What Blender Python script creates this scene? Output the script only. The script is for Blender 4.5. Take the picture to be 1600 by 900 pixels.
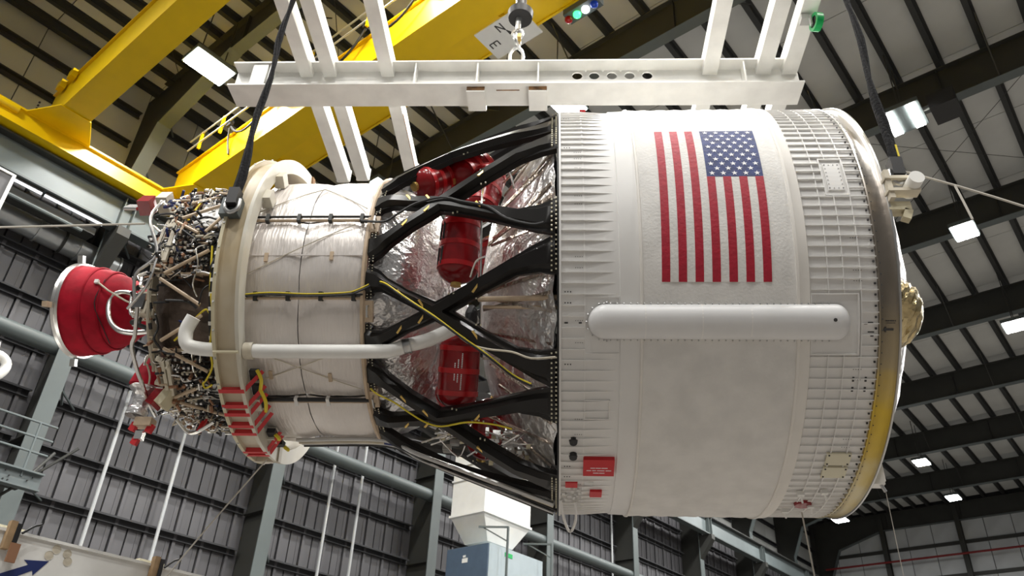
import bpy, math, random
from math import sin, cos, radians, pi, hypot, sqrt, atan2
from mathutils import Vector, Matrix
random.seed(11)
for o in list(bpy.data.objects): bpy.data.objects.remove(o)
scn = bpy.context.scene
COL = scn.collection

# ------------------------------------------------------------------ camera
CAM_POS = Vector((0, -9.03, 1.72))
PITCH, ROLL, YAW = radians(32.6), radians(2.85), radians(4.2)
fw = Vector((-sin(YAW) * cos(PITCH), cos(YAW) * cos(PITCH), sin(PITCH)))
rt0 = Vector((cos(YAW), sin(YAW), 0)); up0 = rt0.cross(fw)
rt = rt0 * cos(ROLL) + up0 * sin(ROLL); up = up0 * cos(ROLL) - rt0 * sin(ROLL)
cd = bpy.data.cameras.new('camera'); cam = bpy.data.objects.new('camera', cd); COL.objects.link(cam)
M = Matrix((rt, up, -fw)).transposed().to_4x4(); M.translation = CAM_POS; cam.matrix_world = M
cd.sensor_width = 36; cd.lens = 1258 / 1600 * 36; cd.clip_end = 300
cd.dof.use_dof = True; cd.dof.focus_distance = 9.0; cd.dof.aperture_fstop = 3.2
scn.camera = cam

# ------------------------------------------------------------------ world and exposure
w = bpy.data.worlds.new('hall_ambient'); scn.world = w; w.use_nodes = True
bg = w.node_tree.nodes['Background']; bg.inputs[0].default_value = (1.0, 0.985, 0.96, 1); bg.inputs[1].default_value = 0.15
vs = scn.view_settings; vs.view_transform = 'Standard'; vs.look = 'None'; vs.gamma = 1; vs.use_curve_mapping = False
vs.exposure = 0.26

# ------------------------------------------------------------------ hall frame: x along the hall, y towards the panelled wall
HY = radians(36.4)
HX = Vector((sin(HY), cos(HY), 0)); HN = Vector((-cos(HY), sin(HY), 0))
HM = Matrix((HX, HN, Vector((0, 0, 1)))).transposed().to_4x4(); HM.translation = (CAM_POS.x, CAM_POS.y, 0)
W, BAY = 23.0, 7.65
FR = [7.5 + BAY * k for k in range(-2, 9)]      # frame stations
Z_RAFT = 21.4
def zroof(y): return 22.75 + 0.012 * (W - y)
LIGHT_POWER = 690
LROWS = (18.6, 10.8, 2.65, -5.2)

# lamps of the high bay grid (the fixtures in view are modelled further down)
def area(loc, energy, sx, sy, color=(1, 0.98, 0.94)):
    l = bpy.data.lights.new('high_bay_lamp', 'AREA'); l.shape = 'RECTANGLE'; l.size = sx; l.size_y = sy
    l.energy = energy; l.color = color; l.spread = radians(170)
    o = bpy.data.objects.new('high_bay_lamp', l); COL.objects.link(o)
    o.matrix_world = HM @ Matrix.Translation(loc); return o
for k, u in enumerate(FR):
    for y in LROWS:
        if u > 60: continue
        area((u - 0.8, y, 20.1), LIGHT_POWER, 1.3, 0.7)

# ------------------------------------------------------------------ materials
MATS = {}
def mat(name, col, rough=0.5, metal=0.0, var=0.0, vscale=3.0, bump=0.0, bscale=20.0, bstretch=(1, 1, 1), col2=None, emit=None, estr=0.0, coat=0.0, detail=4, bdist=0.02, spec=0.5):
    m = bpy.data.materials.new(name); m.use_nodes = True; nt = m.node_tree; N = nt.nodes; L = nt.links
    b = N['Principled BSDF']; b.inputs['Base Color'].default_value = (*col, 1); b.inputs['Roughness'].default_value = rough
    b.inputs['Metallic'].default_value = metal; b.inputs['Coat Weight'].default_value = coat; b.inputs['Specular IOR Level'].default_value = spec
    tc = N.new('ShaderNodeTexCoord')
    if var > 0 or col2:
        n = N.new('ShaderNodeTexNoise'); n.inputs['Scale'].default_value = vscale; n.inputs['Detail'].default_value = detail
        L.new(tc.outputs['Object'], n.inputs['Vector'])
        r = N.new('ShaderNodeValToRGB')
        c2 = col2 if col2 else tuple(max(0, c * (1 - var)) for c in col)
        r.color_ramp.elements[0].position = 0.35; r.color_ramp.elements[0].color = (*c2, 1)
        r.color_ramp.elements[1].position = 0.62; r.color_ramp.elements[1].color = (*col, 1)
        L.new(n.outputs['Fac'], r.inputs[0]); L.new(r.outputs[0], b.inputs['Base Color'])
    if bump > 0:
        mp = N.new('ShaderNodeMapping'); mp.inputs['Scale'].default_value = bstretch
        n = N.new('ShaderNodeTexNoise'); n.inputs['Scale'].default_value = bscale; n.inputs['Detail'].default_value = 3
        bp = N.new('ShaderNodeBump'); bp.inputs['Strength'].default_value = bump; bp.inputs['Distance'].default_value = bdist
        L.new(tc.outputs['Object'], mp.inputs['Vector']); L.new(mp.outputs[0], n.inputs['Vector'])
        L.new(n.outputs['Fac'], bp.inputs['Height']); L.new(bp.outputs[0], b.inputs['Normal'])
    if emit:
        b.inputs['Emission Color'].default_value = (*emit, 1); b.inputs['Emission Strength'].default_value = estr
    MATS[name] = m; return m
mat('white_paint', (0.80, 0.79, 0.77), 0.42, var=0.05, vscale=2)
mat('white_rib', (0.83, 0.82, 0.80), 0.42)
mat('fabric', (0.80, 0.785, 0.755), 0.75, var=0.10, vscale=3.5, bump=0.22, bscale=34, detail=8)
mat('fabric_edge', (0.82, 0.79, 0.74), 0.6, var=0.06, vscale=2)
mat('fairing', (0.78, 0.78, 0.78), 0.38, var=0.04)
mat('blanket', (0.80, 0.75, 0.71), 0.33, metal=0.25, var=0.1, vscale=2, bump=0.6, bscale=5, bstretch=(7, 0.8, 0.8))
mat('foil', (0.90, 0.88, 0.87), 0.28, metal=0.85, bump=0.7, bscale=5, bstretch=(1.0, 1.3, 1.3), var=0.15, vscale=3, bdist=0.09)
mat('shroud', (0.16, 0.12, 0.095), 0.4, metal=0.6, bump=1.0, bscale=9, var=0.5, vscale=5)
mat('foil_tan', (0.62, 0.52, 0.44), 0.25, metal=0.9, bump=1.0, bscale=9, var=0.5, vscale=5)
mat('gold_foil', (0.55, 0.45, 0.25), 0.25, metal=1.0, bump=1.0, bscale=7)
mat('bright_metal', (0.80, 0.79, 0.77), 0.25, metal=1.0)
mat('steel', (0.55, 0.55, 0.54), 0.35, metal=0.9)
mat('composite', (0.012, 0.0105, 0.0095), 0.3, var=0.3, vscale=5, spec=0.32)
mat('black', (0.015, 0.015, 0.016), 0.5)
mat('red_cover', (0.40, 0.004, 0.020), 0.7, var=0.35, vscale=5, bump=0.4, bscale=6, spec=0.2)
mat('red_bottle', (0.30, 0.006, 0.010), 0.22, var=0.3, vscale=4)
mat('red_band', (0.48, 0.012, 0.016), 0.28)
mat('red', (0.58, 0.012, 0.018), 0.45)
mat('strap_red', (0.62, 0.04, 0.045), 0.6)
mat('flag_red', (0.43, 0.006, 0.028), 0.6, var=0.15, vscale=14, bump=0.2, bscale=26)
mat('flag_blue', (0.010, 0.030, 0.165), 0.6, var=0.35, vscale=14, bump=0.2, bscale=26)
mat('star', (0.85, 0.85, 0.87), 0.5)
mat('gold', (0.75, 0.52, 0.16), 0.35, metal=0.7)
mat('tan', (0.60, 0.46, 0.32), 0.45, var=0.2, vscale=6)
mat('ring_paint', (0.70, 0.68, 0.60), 0.45, col2=(0.60, 0.55, 0.44), vscale=1.1)
mat('ring_tan', (0.68, 0.63, 0.52), 0.45, col2=(0.42, 0.32, 0.17), vscale=0.7)
mat('red_dull', (0.22, 0.015, 0.015), 0.6)
mat('cream', (0.66, 0.60, 0.48), 0.5, var=0.22, vscale=4)
mat('primer', (0.66, 0.60, 0.42), 0.5)
mat('yellow_cable', (0.78, 0.62, 0.03), 0.45)
mat('yellow', (0.80, 0.53, 0.0), 0.38, var=0.08, vscale=1.2)
mat('steel_white', (0.86, 0.855, 0.82), 0.5, var=0.1, vscale=2.5)
mat('rust', (0.35, 0.19, 0.08), 0.8, var=0.6, vscale=9)
mat('frame_grey', (0.035, 0.036, 0.032), 0.6, var=0.15, vscale=1)
mat('flange_grey', (0.095, 0.115, 0.115), 0.5, var=0.12, vscale=1)
mat('runway_grey', (0.15, 0.18, 0.185), 0.5, var=0.12, vscale=1)
mat('purlin', (0.03, 0.032, 0.031), 0.6)
mat('ceiling_white', (0.57, 0.585, 0.565), 0.8, var=0.07, vscale=0.8)
mat('wall_grey', (0.105, 0.104, 0.112), 0.55, var=0.12, vscale=0.9)
mat('wall_back', (0.035, 0.036, 0.04), 0.7)
mat('endwall', (0.55, 0.58, 0.60), 0.6, var=0.15, vscale=0.6)
mat('floor', (0.17, 0.155, 0.14), 0.35, var=0.1, vscale=0.5)
mat('lamp', (1, 1, 1), 0.5, emit=(1, 0.99, 0.96), estr=35)
mat('tube_lamp', (1, 1, 1), 0.5, emit=(0.9, 0.95, 1.0), estr=1.2)
mat('duct_white', (0.78, 0.79, 0.77), 0.45, var=0.05)
mat('cabinet_blue', (0.08, 0.12, 0.18), 0.45, var=0.1)
mat('cabinet_light', (0.42, 0.50, 0.54), 0.45, var=0.06)
mat('green', (0.0, 0.42, 0.10), 0.4)
mat('green_lamp', (0.0, 0.6, 0.1), 0.4, emit=(0.05, 1, 0.2), estr=3)
mat('white_lamp', (1, 1, 1), 0.4, emit=(1, 1, 1), estr=6)
mat('blue_lamp', (0.0, 0.05, 0.5), 0.3)
mat('red_lamp', (0.4, 0.0, 0.0), 0.3)
mat('sling', (0.010, 0.010, 0.011), 0.8, bump=0.8, bscale=30, spec=0.15)
mat('rope', (0.55, 0.52, 0.46), 0.8)
mat('conduit', (0.45, 0.47, 0.48), 0.4)
mat('wood', (0.42, 0.28, 0.15), 0.7, var=0.3, vscale=6)
mat('leather', (0.30, 0.15, 0.08), 0.7)
mat('navy', (0.012, 0.025, 0.13), 0.5)
mat('ink', (0.05, 0.05, 0.05), 0.6)
mat('duct_silver', (0.45, 0.47, 0.48), 0.35, metal=0.7, bump=0.3, bscale=6)
mat('plate_cream', (0.70, 0.66, 0.50), 0.45)
# rim: bare aluminium frame, silver at top, brown at mid-height, yellow round the lower quarter
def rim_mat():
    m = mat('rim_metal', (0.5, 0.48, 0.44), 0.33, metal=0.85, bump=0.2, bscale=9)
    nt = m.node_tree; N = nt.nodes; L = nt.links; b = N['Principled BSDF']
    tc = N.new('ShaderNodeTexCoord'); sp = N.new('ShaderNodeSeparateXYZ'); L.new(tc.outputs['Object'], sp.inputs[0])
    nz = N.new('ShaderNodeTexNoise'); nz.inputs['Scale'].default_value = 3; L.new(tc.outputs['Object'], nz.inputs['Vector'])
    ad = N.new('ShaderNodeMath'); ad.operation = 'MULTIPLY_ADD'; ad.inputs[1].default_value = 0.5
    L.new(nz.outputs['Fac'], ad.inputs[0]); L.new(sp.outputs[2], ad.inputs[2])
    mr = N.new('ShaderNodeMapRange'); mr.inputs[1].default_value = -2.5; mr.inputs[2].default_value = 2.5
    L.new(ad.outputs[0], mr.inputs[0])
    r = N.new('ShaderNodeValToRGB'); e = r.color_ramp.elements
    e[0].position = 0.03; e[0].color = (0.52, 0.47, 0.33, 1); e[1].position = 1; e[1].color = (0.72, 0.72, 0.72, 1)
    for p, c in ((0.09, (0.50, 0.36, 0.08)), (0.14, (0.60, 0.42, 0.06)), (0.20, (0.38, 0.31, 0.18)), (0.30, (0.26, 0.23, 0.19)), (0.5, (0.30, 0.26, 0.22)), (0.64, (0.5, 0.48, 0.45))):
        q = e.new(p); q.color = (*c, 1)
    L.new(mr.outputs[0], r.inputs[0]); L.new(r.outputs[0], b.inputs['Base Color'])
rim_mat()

# ------------------------------------------------------------------ mesh builder
class MB:
    def __init__(s): s.v = []; s.f = []
    def add(s, vs, fs):
        n = len(s.v); s.v += [tuple(p) for p in vs]; s.f += [tuple(i + n for i in q) for q in fs]; return s
    def box(s, c, size, R=None):
        x, y, z = (d / 2 for d in size); c = Vector(c)
        P = [Vector((a * x, b * y, d * z)) for d in (-1, 1) for b in (-1, 1) for a in (-1, 1)]
        if R is not None: P = [R @ p for p in P]
        return s.add([p + c for p in P], [(0, 2, 3, 1), (4, 5, 7, 6), (0, 1, 5, 4), (2, 6, 7, 3), (0, 4, 6, 2), (1, 3, 7, 5)])
    def bb(s, a, b):
        return s.box([(p + q) / 2 for p, q in zip(a, b)], [abs(q - p) for p, q in zip(a, b)])
    def beam(s, p0, p1, w, h, upv=(0, 0, 1)):
        p0, p1 = Vector(p0), Vector(p1); d = p1 - p0; L = d.length
        if L < 1e-6: return s
        x = d / L; u = Vector(upv)
        if abs(x.dot(u)) > 0.99: u = Vector((1, 0, 0))
        y = u.cross(x).normalized(); z = x.cross(y)
        return s.box((p0 + p1) / 2, (L, w, h), Matrix((x, y, z)).transposed())
    def tube(s, pts, r, n=8, cap=True, smooth=0):
        P = [Vector(p) for p in pts]
        if smooth and len(P) > 2: P = spline(P, smooth)
        rr = r if isinstance(r, (list, tuple)) else [r] * len(P)
        rings = []; prev = None
        for i, p in enumerate(P):
            t = (P[min(i + 1, len(P) - 1)] - P[max(i - 1, 0)]).normalized()
            if prev is None:
                a = Vector((0, 0, 1)) if abs(t.z) < 0.9 else Vector((1, 0, 0)); a = (a - t * a.dot(t)).normalized()
            else: a = (prev - t * prev.dot(t)).normalized()
            prev = a; b = t.cross(a)
            rings.append([p + (a * cos(2 * pi * k / n) + b * sin(2 * pi * k / n)) * rr[i] for k in range(n)])
        vs = [q for g in rings for q in g]; fs = []
        for i in range(len(P) - 1):
            for k in range(n):
                fs.append((i * n + k, i * n + (k + 1) % n, (i + 1) * n + (k + 1) % n, (i + 1) * n + k))
        if cap: fs.append(tuple(range(n - 1, -1, -1))); fs.append(tuple((len(P) - 1) * n + k for k in range(n)))
        return s.add(vs, fs)
    def lathe(s, prof, n=48, a0=0.0, a1=360.0, jit=0.0, M=None):
        # profile of (x, r) about the local X axis, angle phi with 0 towards -Y and 90 up
        full = a1 - a0 >= 359.9; m = n if full else n + 1
        vs = []
        for (x, r) in prof:
            for k in range(m):
                a = radians(a0 + (a1 - a0) * k / n)
                q = r * (1 + (random.uniform(-jit, jit) if jit else 0))
                vs.append(Vector((x + (random.uniform(-jit, jit) * r if jit else 0), -q * cos(a), q * sin(a))))
        if M is not None: vs = [M @ p for p in vs]
        fs = []
        for i in range(len(prof) - 1):
            for k in range(n):
                k2 = (k + 1) % m
                fs.append((i * m + k, i * m + k2, (i + 1) * m + k2, (i + 1) * m + k))
        return s.add(vs, fs)
    def patch(s, x0, x1, p0, p1, r0, r1, nx=1, np_=12, shear=0.0, pc=0.0):
        # curved slab on the tank between two radii
        vs = []; fs = []; A = (nx + 1)
        for r in (r0, r1):
            for j in range(np_ + 1):
                ph = p0 + (p1 - p0) * j / np_
                for i in range(nx + 1):
                    vs.append(S(x0 + (x1 - x0) * i / nx + shear * (ph - pc), ph, r))
        B = A * (np_ + 1)
        for j in range(np_):
            for i in range(nx):
                a = j * A + i
                fs.append((B + a, B + a + A, B + a + A + 1, B + a + 1))
        for j in range(np_):
            a = j * A; fs.append((a, a + A, B + a + A, B + a)); a += nx; fs.append((a, B + a, B + a + A, a + A))
        for i in range(nx):
            fs.append((i, B + i, B + i + 1, i + 1)); a = np_ * A + i; fs.append((a, a + 1, B + a + 1, B + a))
        return s.add(vs, fs)
    def poly(s, pts, d):
        # prism: polygon extruded along vector d
        n = len(pts); d = Vector(d); P = [Vector(p) for p in pts]
        return s.add(P + [p + d for p in P], [tuple(range(n - 1, -1, -1)), tuple(range(n, 2 * n))] + [(k, (k + 1) % n, n + (k + 1) % n, n + k) for k in range(n)])
    def data(s, name, material, smooth=False):
        me = bpy.data.meshes.new(name); me.from_pydata(s.v, [], s.f)
        if material: me.materials.append(MATS[material])
        if smooth:
            me.polygons.foreach_set('use_smooth', [True] * len(me.polygons)); 
            try: me.set_sharp_from_angle(angle=radians(40))
            except Exception: pass
        me.update(); return me
    def build(s, name, material, parent=None, smooth=False, label=None):
        return place(name, s.data(name, material, smooth), parent, label)
def place(name, me, parent=None, label=None, M=None):
    o = bpy.data.objects.new(name, me); COL.objects.link(o)
    if parent is not None: o.parent = parent
    if M is not None: o.matrix_local = M
    if label: o['label'] = label
    return o
def spline(P, n):
    out = []; Q = [P[0]] + list(P) + [P[-1]]
    for i in range(1, len(Q) - 2):
        a, b, c, d = Q[i - 1], Q[i], Q[i + 1], Q[i + 2]
        for k in range(n):
            t = k / n
            out.append(0.5 * ((2 * b) + (c - a) * t + (2 * a - 5 * b + 4 * c - d) * t * t + (3 * b - 3 * c + d - a) * t ** 3))
    out.append(P[-1]); return out
def thing(name, label, cat, M=None, group=None, kind=None):
    o = bpy.data.objects.new(name, None); COL.objects.link(o); o.empty_display_size = 0.2
    if M is not None: o.matrix_world = M
    return tag(o, label, cat, group, kind)
def tag(o, label=None, cat=None, group=None, kind=None):
    if label: o['label'] = label
    if cat: o['category'] = cat
    if group: o['group'] = group
    if kind: o['kind'] = kind
    return o
def S(x, phi, r): a = radians(phi); return (x, -r * cos(a), r * sin(a))
def ibeam(mb, p0, p1, wd, h, tf=0.04, tw=0.03, upv=(0, 0, 1)):
    p0, p1 = Vector(p0), Vector(p1); x = (p1 - p0).normalized(); u = Vector(upv); u = (u - x * u.dot(x)).normalized()
    mb.beam(p0, p1, tw, h, u); mb.beam(p0 + u * (h / 2 - tf / 2), p1 + u * (h / 2 - tf / 2), wd, tf, u)
    mb.beam(p0 - u * (h / 2 - tf / 2), p1 - u * (h / 2 - tf / 2), wd, tf, u); return mb

# =================================================================== THE HALL
fl = MB().bb((-40, -45, -0.2), (72, 26, 0)).build('floor', 'floor'); fl.matrix_world = HM; tag(fl, 'grey sealed concrete floor of the hall', kind='structure')

# ---- ceiling: white panels between purlins, dark rafters
Y_MIN = -14.0
purl = []
y = W + 0.6
while y > Y_MIN:
    purl.append(y); y -= 1.0 if y > 15.5 else 1.33
ceil = MB()
ceil.add([(-10, W + 1.6, zroof(W + 1.6) + 0.35), (70, W + 1.6, zroof(W + 1.6) + 0.35), (70, Y_MIN, zroof(Y_MIN) + 0.35), (-10, Y_MIN, zroof(Y_MIN) + 0.35)], [(0, 1, 2, 3)])
ceiling = ceil.build('ceiling', 'wall_back'); ceiling.matrix_world = HM; tag(ceiling, 'white panelled hall roof on dark steel purlins and rafters', kind='structure')
pm = {}
for k in range(len(FR) - 1):
    u0 = FR[k] if k else -9.0
    for j in range(len(purl) - 1):
        a, b = purl[j], purl[j + 1]; wd = round(a - b, 2); ln = round(FR[k + 1] - u0, 2)
        key = (wd, ln)
        if key not in pm:
            h2 = ln / 2 - 0.02; m = MB()
            m.box((-ln / 4, 0, 0), (ln / 2 - 0.03, wd - 0.03, 0.05)); m.box((ln / 4, 0, 0), (ln / 2 - 0.03, wd - 0.03, 0.05))
            pm[key] = m.data('ceiling_panel', 'ceiling_white')
        yc = (a + b) / 2
        place('ceiling_panel', pm[key], ceiling, M=Matrix.Translation(((u0 + FR[k + 1]) / 2, yc, zroof(yc) + 0.2)) @ Matrix.Rotation(-0.012, 4, 'X'))
pmesh = MB(); pmesh.box((0, 0, 0), (78, 0.03, 0.26)); pmesh.box((0, 0.07, -0.12), (78, 0.17, 0.025)); pmesh.box((0, -0.05, 0.12), (78, 0.12, 0.02))
pmesh = pmesh.data('purlin', 'purlin')
for yy in purl: place('purlin', pmesh, ceiling, M=Matrix.Translation((30, yy, zroof(yy) + 0.03)))
for k, u in enumerate(FR):
    m = MB()
    yk = W - 4.6
    m.bb((u - 0.01, Y_MIN, Z_RAFT + 0.02), (u + 0.01, W - 0.3, Z_RAFT + 1.35))
    m.bb((u - 0.17, Y_MIN, Z_RAFT - 0.02), (u + 0.17, yk, Z_RAFT + 0.02))
    m.bb((u - 0.17, Y_MIN, Z_RAFT + 1.30), (u + 0.17, W, Z_RAFT + 1.34))
    for yy in (18, 12.5, 7, 1.5, -4): m.bb((u - 0.12, yy - 0.01, Z_RAFT), (u + 0.12, yy + 0.01, Z_RAFT + 1.3))
    r = m.build('rafter', 'frame_grey', ceiling)
    f = MB(); f.bb((u - 0.19, Y_MIN, Z_RAFT - 0.04), (u + 0.19, yk, Z_RAFT - 0.018)); f.build('bottom_flange', 'flange_grey', r)
    if k < len(FR) - 1:   # flange braces and rod bracing
        br = MB()
        for yy in (16, 10.5, 5.2, -0.1):
            br.tube([(u + 0.1, yy, Z_RAFT), (u + 1.6, yy, zroof(yy) - 0.08)], 0.025, 5)
            if k: br.tube([(u - 0.1, yy, Z_RAFT), (u - 1.6, yy, zroof(yy) - 0.08)], 0.025, 5)
        if k in (1, 2, 4):
            for a, b in ((22, 14), (14, 6), (6, -2)):
                br.tube([(u, a, Z_RAFT + 0.9), (u + BAY, b, Z_RAFT + 0.9)], 0.014, 4); br.tube([(u, b, Z_RAFT + 0.9), (u + BAY, a, Z_RAFT + 0.9)], 0.014, 4)
        br.build('roof_brace', 'frame_grey', ceiling)

# ---- panelled side wall
WY = W + 1.3
bk = MB().bb((-10, WY + 0.1, 0), (70, WY + 0.2, 23.2)).build('wall_left', 'wall_back'); bk.matrix_world = HM
tag(bk, 'dark grey ribbed metal side wall with girts and deep columns', kind='structure'); wall = bk
NP = 16; pw = BAY / NP
ZU = 17.4
m = MB(); m.box((0, 0, ZU / 2), (pw - 0.05, 0.06, ZU)); m.box((pw * 0.18, -0.035, ZU / 2), (0.03, 0.02, ZU))
pn = m.data('wall_panel', 'wall_grey')
m = MB(); m.box((0, 0, ZU / 2), (pw - 0.05, 0.06, ZU)); m.box((-pw / 2 + 0.07, -0.06, ZU / 2), (0.10, 0.07, ZU))
pn3 = MB().box((0, 0, (ZU + 23.1) / 2), (pw * 4 - 0.03, 0.06, 23.1 - ZU - 0.03)).data('wall_panel', 'ceiling_white')
pn2 = m.data('wall_panel', 'wall_grey')
for k in range(0, len(FR) - 1):
    for j in range(4): place('wall_panel', pn3, wall, M=Matrix.Translation((FR[k] + (j + 0.5) * pw * 4, WY + 0.05, 0)))
    for j in range(NP): place('wall_panel', pn2 if j % 2 else pn, wall, M=Matrix.Translation((FR[k] + (j + 0.5) * pw, WY + 0.05, 0)))
GZ = [2.8 + 1.36 * i for i in range(15)]
gm = MB(); gm.box((0, 0, 0), (BAY - 0.3, 0.02, 0.2)); gm.box((0, -0.1, 0.1), (BAY - 0.3, 0.2, 0.02)); gm.box((0, -0.05, -0.1), (BAY - 0.3, 0.1, 0.02)); gm.box((0, -0.2, 0.075), (BAY - 0.3, 0.02, 0.05))
gm = gm.data('girt', 'wall_back')
for k in range(0, len(FR) - 1):
    for z in GZ: place('girt', gm, wall, M=Matrix.Translation((FR[k] + BAY / 2, WY - 0.02, z)))
for k, u in enumerate(FR[1:]):
    m = MB()
    m.bb((u - 0.012, W, 0), (u + 0.012, WY, 18.2))
    m.poly([(u - 0.012, WY, 18.2), (u - 0.012, W, 18.2), (u - 0.012, W - 0.9, 20.3), (u - 0.012, W - 4.6, Z_RAFT), (u - 0.012, W - 4.6, Z_RAFT + 1.3), (u - 0.012, WY, Z_RAFT + 1.3)], (0.024, 0, 0))
    for z in (6, 9.5, 13): m.bb((u - 0.2, W + 0.02, z - 0.01), (u + 0.2, WY - 0.05, z + 0.01))
    c = m.build('column', 'frame_grey', wall)
    f = MB(); f.bb((u - 0.24, W - 0.04, 0), (u + 0.24, W, 18.2)); f.beam((u, W - 0.02, 18.2), (u, W - 0.92, 20.3), 0.48, 0.04, (0, 1, 0.5)); f.beam((u, W - 0.9, 20.3), (u, W - 4.6, Z_RAFT), 0.44, 0.04); f.build('column_flange', 'flange_grey', c)
    b = MB(); b.poly([(u - 0.2, W, 14.6), (u - 0.2, W - 0.9, 15.75), (u - 0.2, W - 0.9, 16.05), (u - 0.2, W, 16.05)], (0.4, 0, 0)); b.build('runway_bracket', 'frame_grey', c)
    # strut pipe between columns and flange stays
    s_ = MB(); s_.tube([(u + 0.05, W + 0.25, 12.15), (u + BAY - 0.05, W + 0.25, 12.15)], 0.24, 14)
    s_.bb((u + 0.02, W + 0.05, 11.8), (u + 0.05, W + 0.5, 12.5))
    if k < len(FR) - 2: s_.build('strut_pipe', 'flange_grey', wall, True)
    st = MB()
    for z in GZ[2::2]: st.tube([(u + 0.2, W + 0.02, z), (u + 1.15, WY - 0.1, z)], 0.035, 5)
    for z in GZ[3::3]: st.tube([(u + 0.15, W + 0.02, z + 0.5), (u + 0.75, WY - 0.15, z)], 0.04, 5)
    st.build('flange_stay', 'flange_grey', wall)

# ---- crane runway along the side wall
rw = thing('runway_beam', 'pale grey crane runway beam along the side wall', 'beam', HM, kind='structure')
ry = W - 0.55
m = MB(); m.bb((-8, ry - 0.012, 16.1), (68, ry + 0.012, 17.15)); m.build('web', 'runway_grey', rw)
m = MB(); m.bb((-8, ry - 0.28, 17.13), (68, ry + 0.28, 17.2)); m.bb((-8, ry - 0.04, 17.2), (68, ry + 0.04, 17.3)); m.build('top_flange', 'frame_grey', rw)
m = MB(); m.bb((-8, ry - 0.22, 16.05), (68, ry + 0.22, 16.11)); m.build('bottom_flange', 'flange_grey', rw)
sm = MB().box((0, 0, 16.62), (0.03, 0.5, 1.0)); sm.box((0.35, 0, 16.62), (0.03, 0.5, 1.0)); sm = sm.data('stiffener', 'flange_grey')
for u in FR[1:]: place('stiffener', sm, rw, M=Matrix.Translation((u - 0.2, ry, 0)))

# ---- gable end wall
EU = 68.9
ew = MB().bb((EU + 0.1, Y_MIN, 0), (EU + 0.2, WY, 23.4)).build('wall_end', 'wall_back'); ew.matrix_world = HM
tag(ew, 'pale panelled gable end wall with dark posts and a red pipe', kind='structure')
ep = MB().box((0, 0, 0), (0.06, 1.82, 2.2)).data('wall_panel', 'endwall')
nz = 5
for j in range(20):
    yc = WY - 0.95 - 1.87 * j
    if yc < Y_MIN + 1: break
    for i in range(6): place('wall_panel', ep, ew, M=Matrix.Translation((EU + 0.05, yc, 9.2 + 2.35 * i)))
for j in range(6):
    m = MB(); ibeam(m, (EU - 0.3, WY - 0.2 - 5.61 * j, 0), (EU - 0.3, WY - 0.2 - 5.61 * j, 22.6), 0.35, 0.5, upv=(1, 0, 0)); m.build('wall_post', 'frame_grey', ew)
for i in range(6):
    m = MB().bb((EU - 0.1, Y_MIN, 10.25 + 2.35 * i), (EU + 0.02, WY, 10.5 + 2.35 * i)); m.build('girt', 'frame_grey', ew)
m = MB().tube([(EU - 0.7, Y_MIN, 18.8), (EU - 0.7, WY - 1, 18.8)], 0.08, 8); m.build('red_pipe', 'red_dull', ew, True, 'red sprinkler pipe')
m = MB().bb((EU - 0.05, 10.6, 12.6), (EU - 0.02, 15.7, 16.8)); m.build('light_panel', 'ceiling_white', ew)

# ---- ceiling lights in view
def fixture(u, y, z, label, lx=1.25, ly=0.75, tilt=0.0, double=False, rod=True):
    t = thing('ceiling_light', label, 'light', HM @ Matrix.Translation((u, y, z)) @ Matrix.Rotation(tilt, 4, 'X'), 'high bay lights under the roof')
    MB().box((0, 0, 0.1), (lx + 0.1, ly + 0.1, 0.16)).build('housing', 'flange_grey', t)
    if double:
        for s in (-1, 1): MB().box((0, s * ly * 0.32, 0.0), (lx, ly * 0.26, 0.05)).build('lamp_panel', 'lamp', t)
    else: MB().box((0, 0, 0.0), (lx, ly, 0.05)).build('lamp_panel', 'lamp', t)
    if rod:
        m = MB(); m.tube([(-0.4, 0, 0.15), (-0.4, 0, zroof(y) - z)], 0.02, 5); m.tube([(0.4, 0, 0.15), (0.4, 0, zroof(y) - z)], 0.02, 5); m.build('hanger', 'frame_grey', t)
    return t
fixture(6.95, 18.6, 20.3, 'big glaring ceiling light between the two yellow crane girders', 1.25, 0.8)
fixture(14.63, 10.76, 20.3, 'ceiling light peeking out between white spreader beam and tank top', 1.3, 0.8)
fixture(28.8, 2.7, 20.3, 'ceiling light right of the rim, above the middle rafters', 1.0, 0.75)
fixture(37.3, 2.76, 20.3, 'ceiling light cut by the right edge of the photo', 1.0, 0.85)
fixture(51.95, 10.9, 20.3, 'upper of the two small far ceiling lights at lower right', 1.1, 0.75)
fixture(59.7, 11.1, 20.3, 'lower small far ceiling light at lower right', 1.1, 0.75)
fixture(60.6, 19.1, 20.3, 'far ceiling light just below the rim of the tank', 1.3, 0.9)
fixture(13.9, 18.45, 20.3, 'small ceiling light glimpsed above the white blanket tank', 0.5, 0.4)
# twin work light with black housing
t = fixture(21.6, 2.65, 20.3, 'twin tube work light with black box beside right sling', 1.15, 1.05, double=True)
MB().box((0.15, -1.15, 0.05), (0.9, 0.75, 0.55)).build('ballast_box', 'black', t)
MB().beam((0, -0.5, 0.05), (0, -0.8, 0.05), 0.05, 0.05).build('bracket', 'conduit', t)

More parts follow.
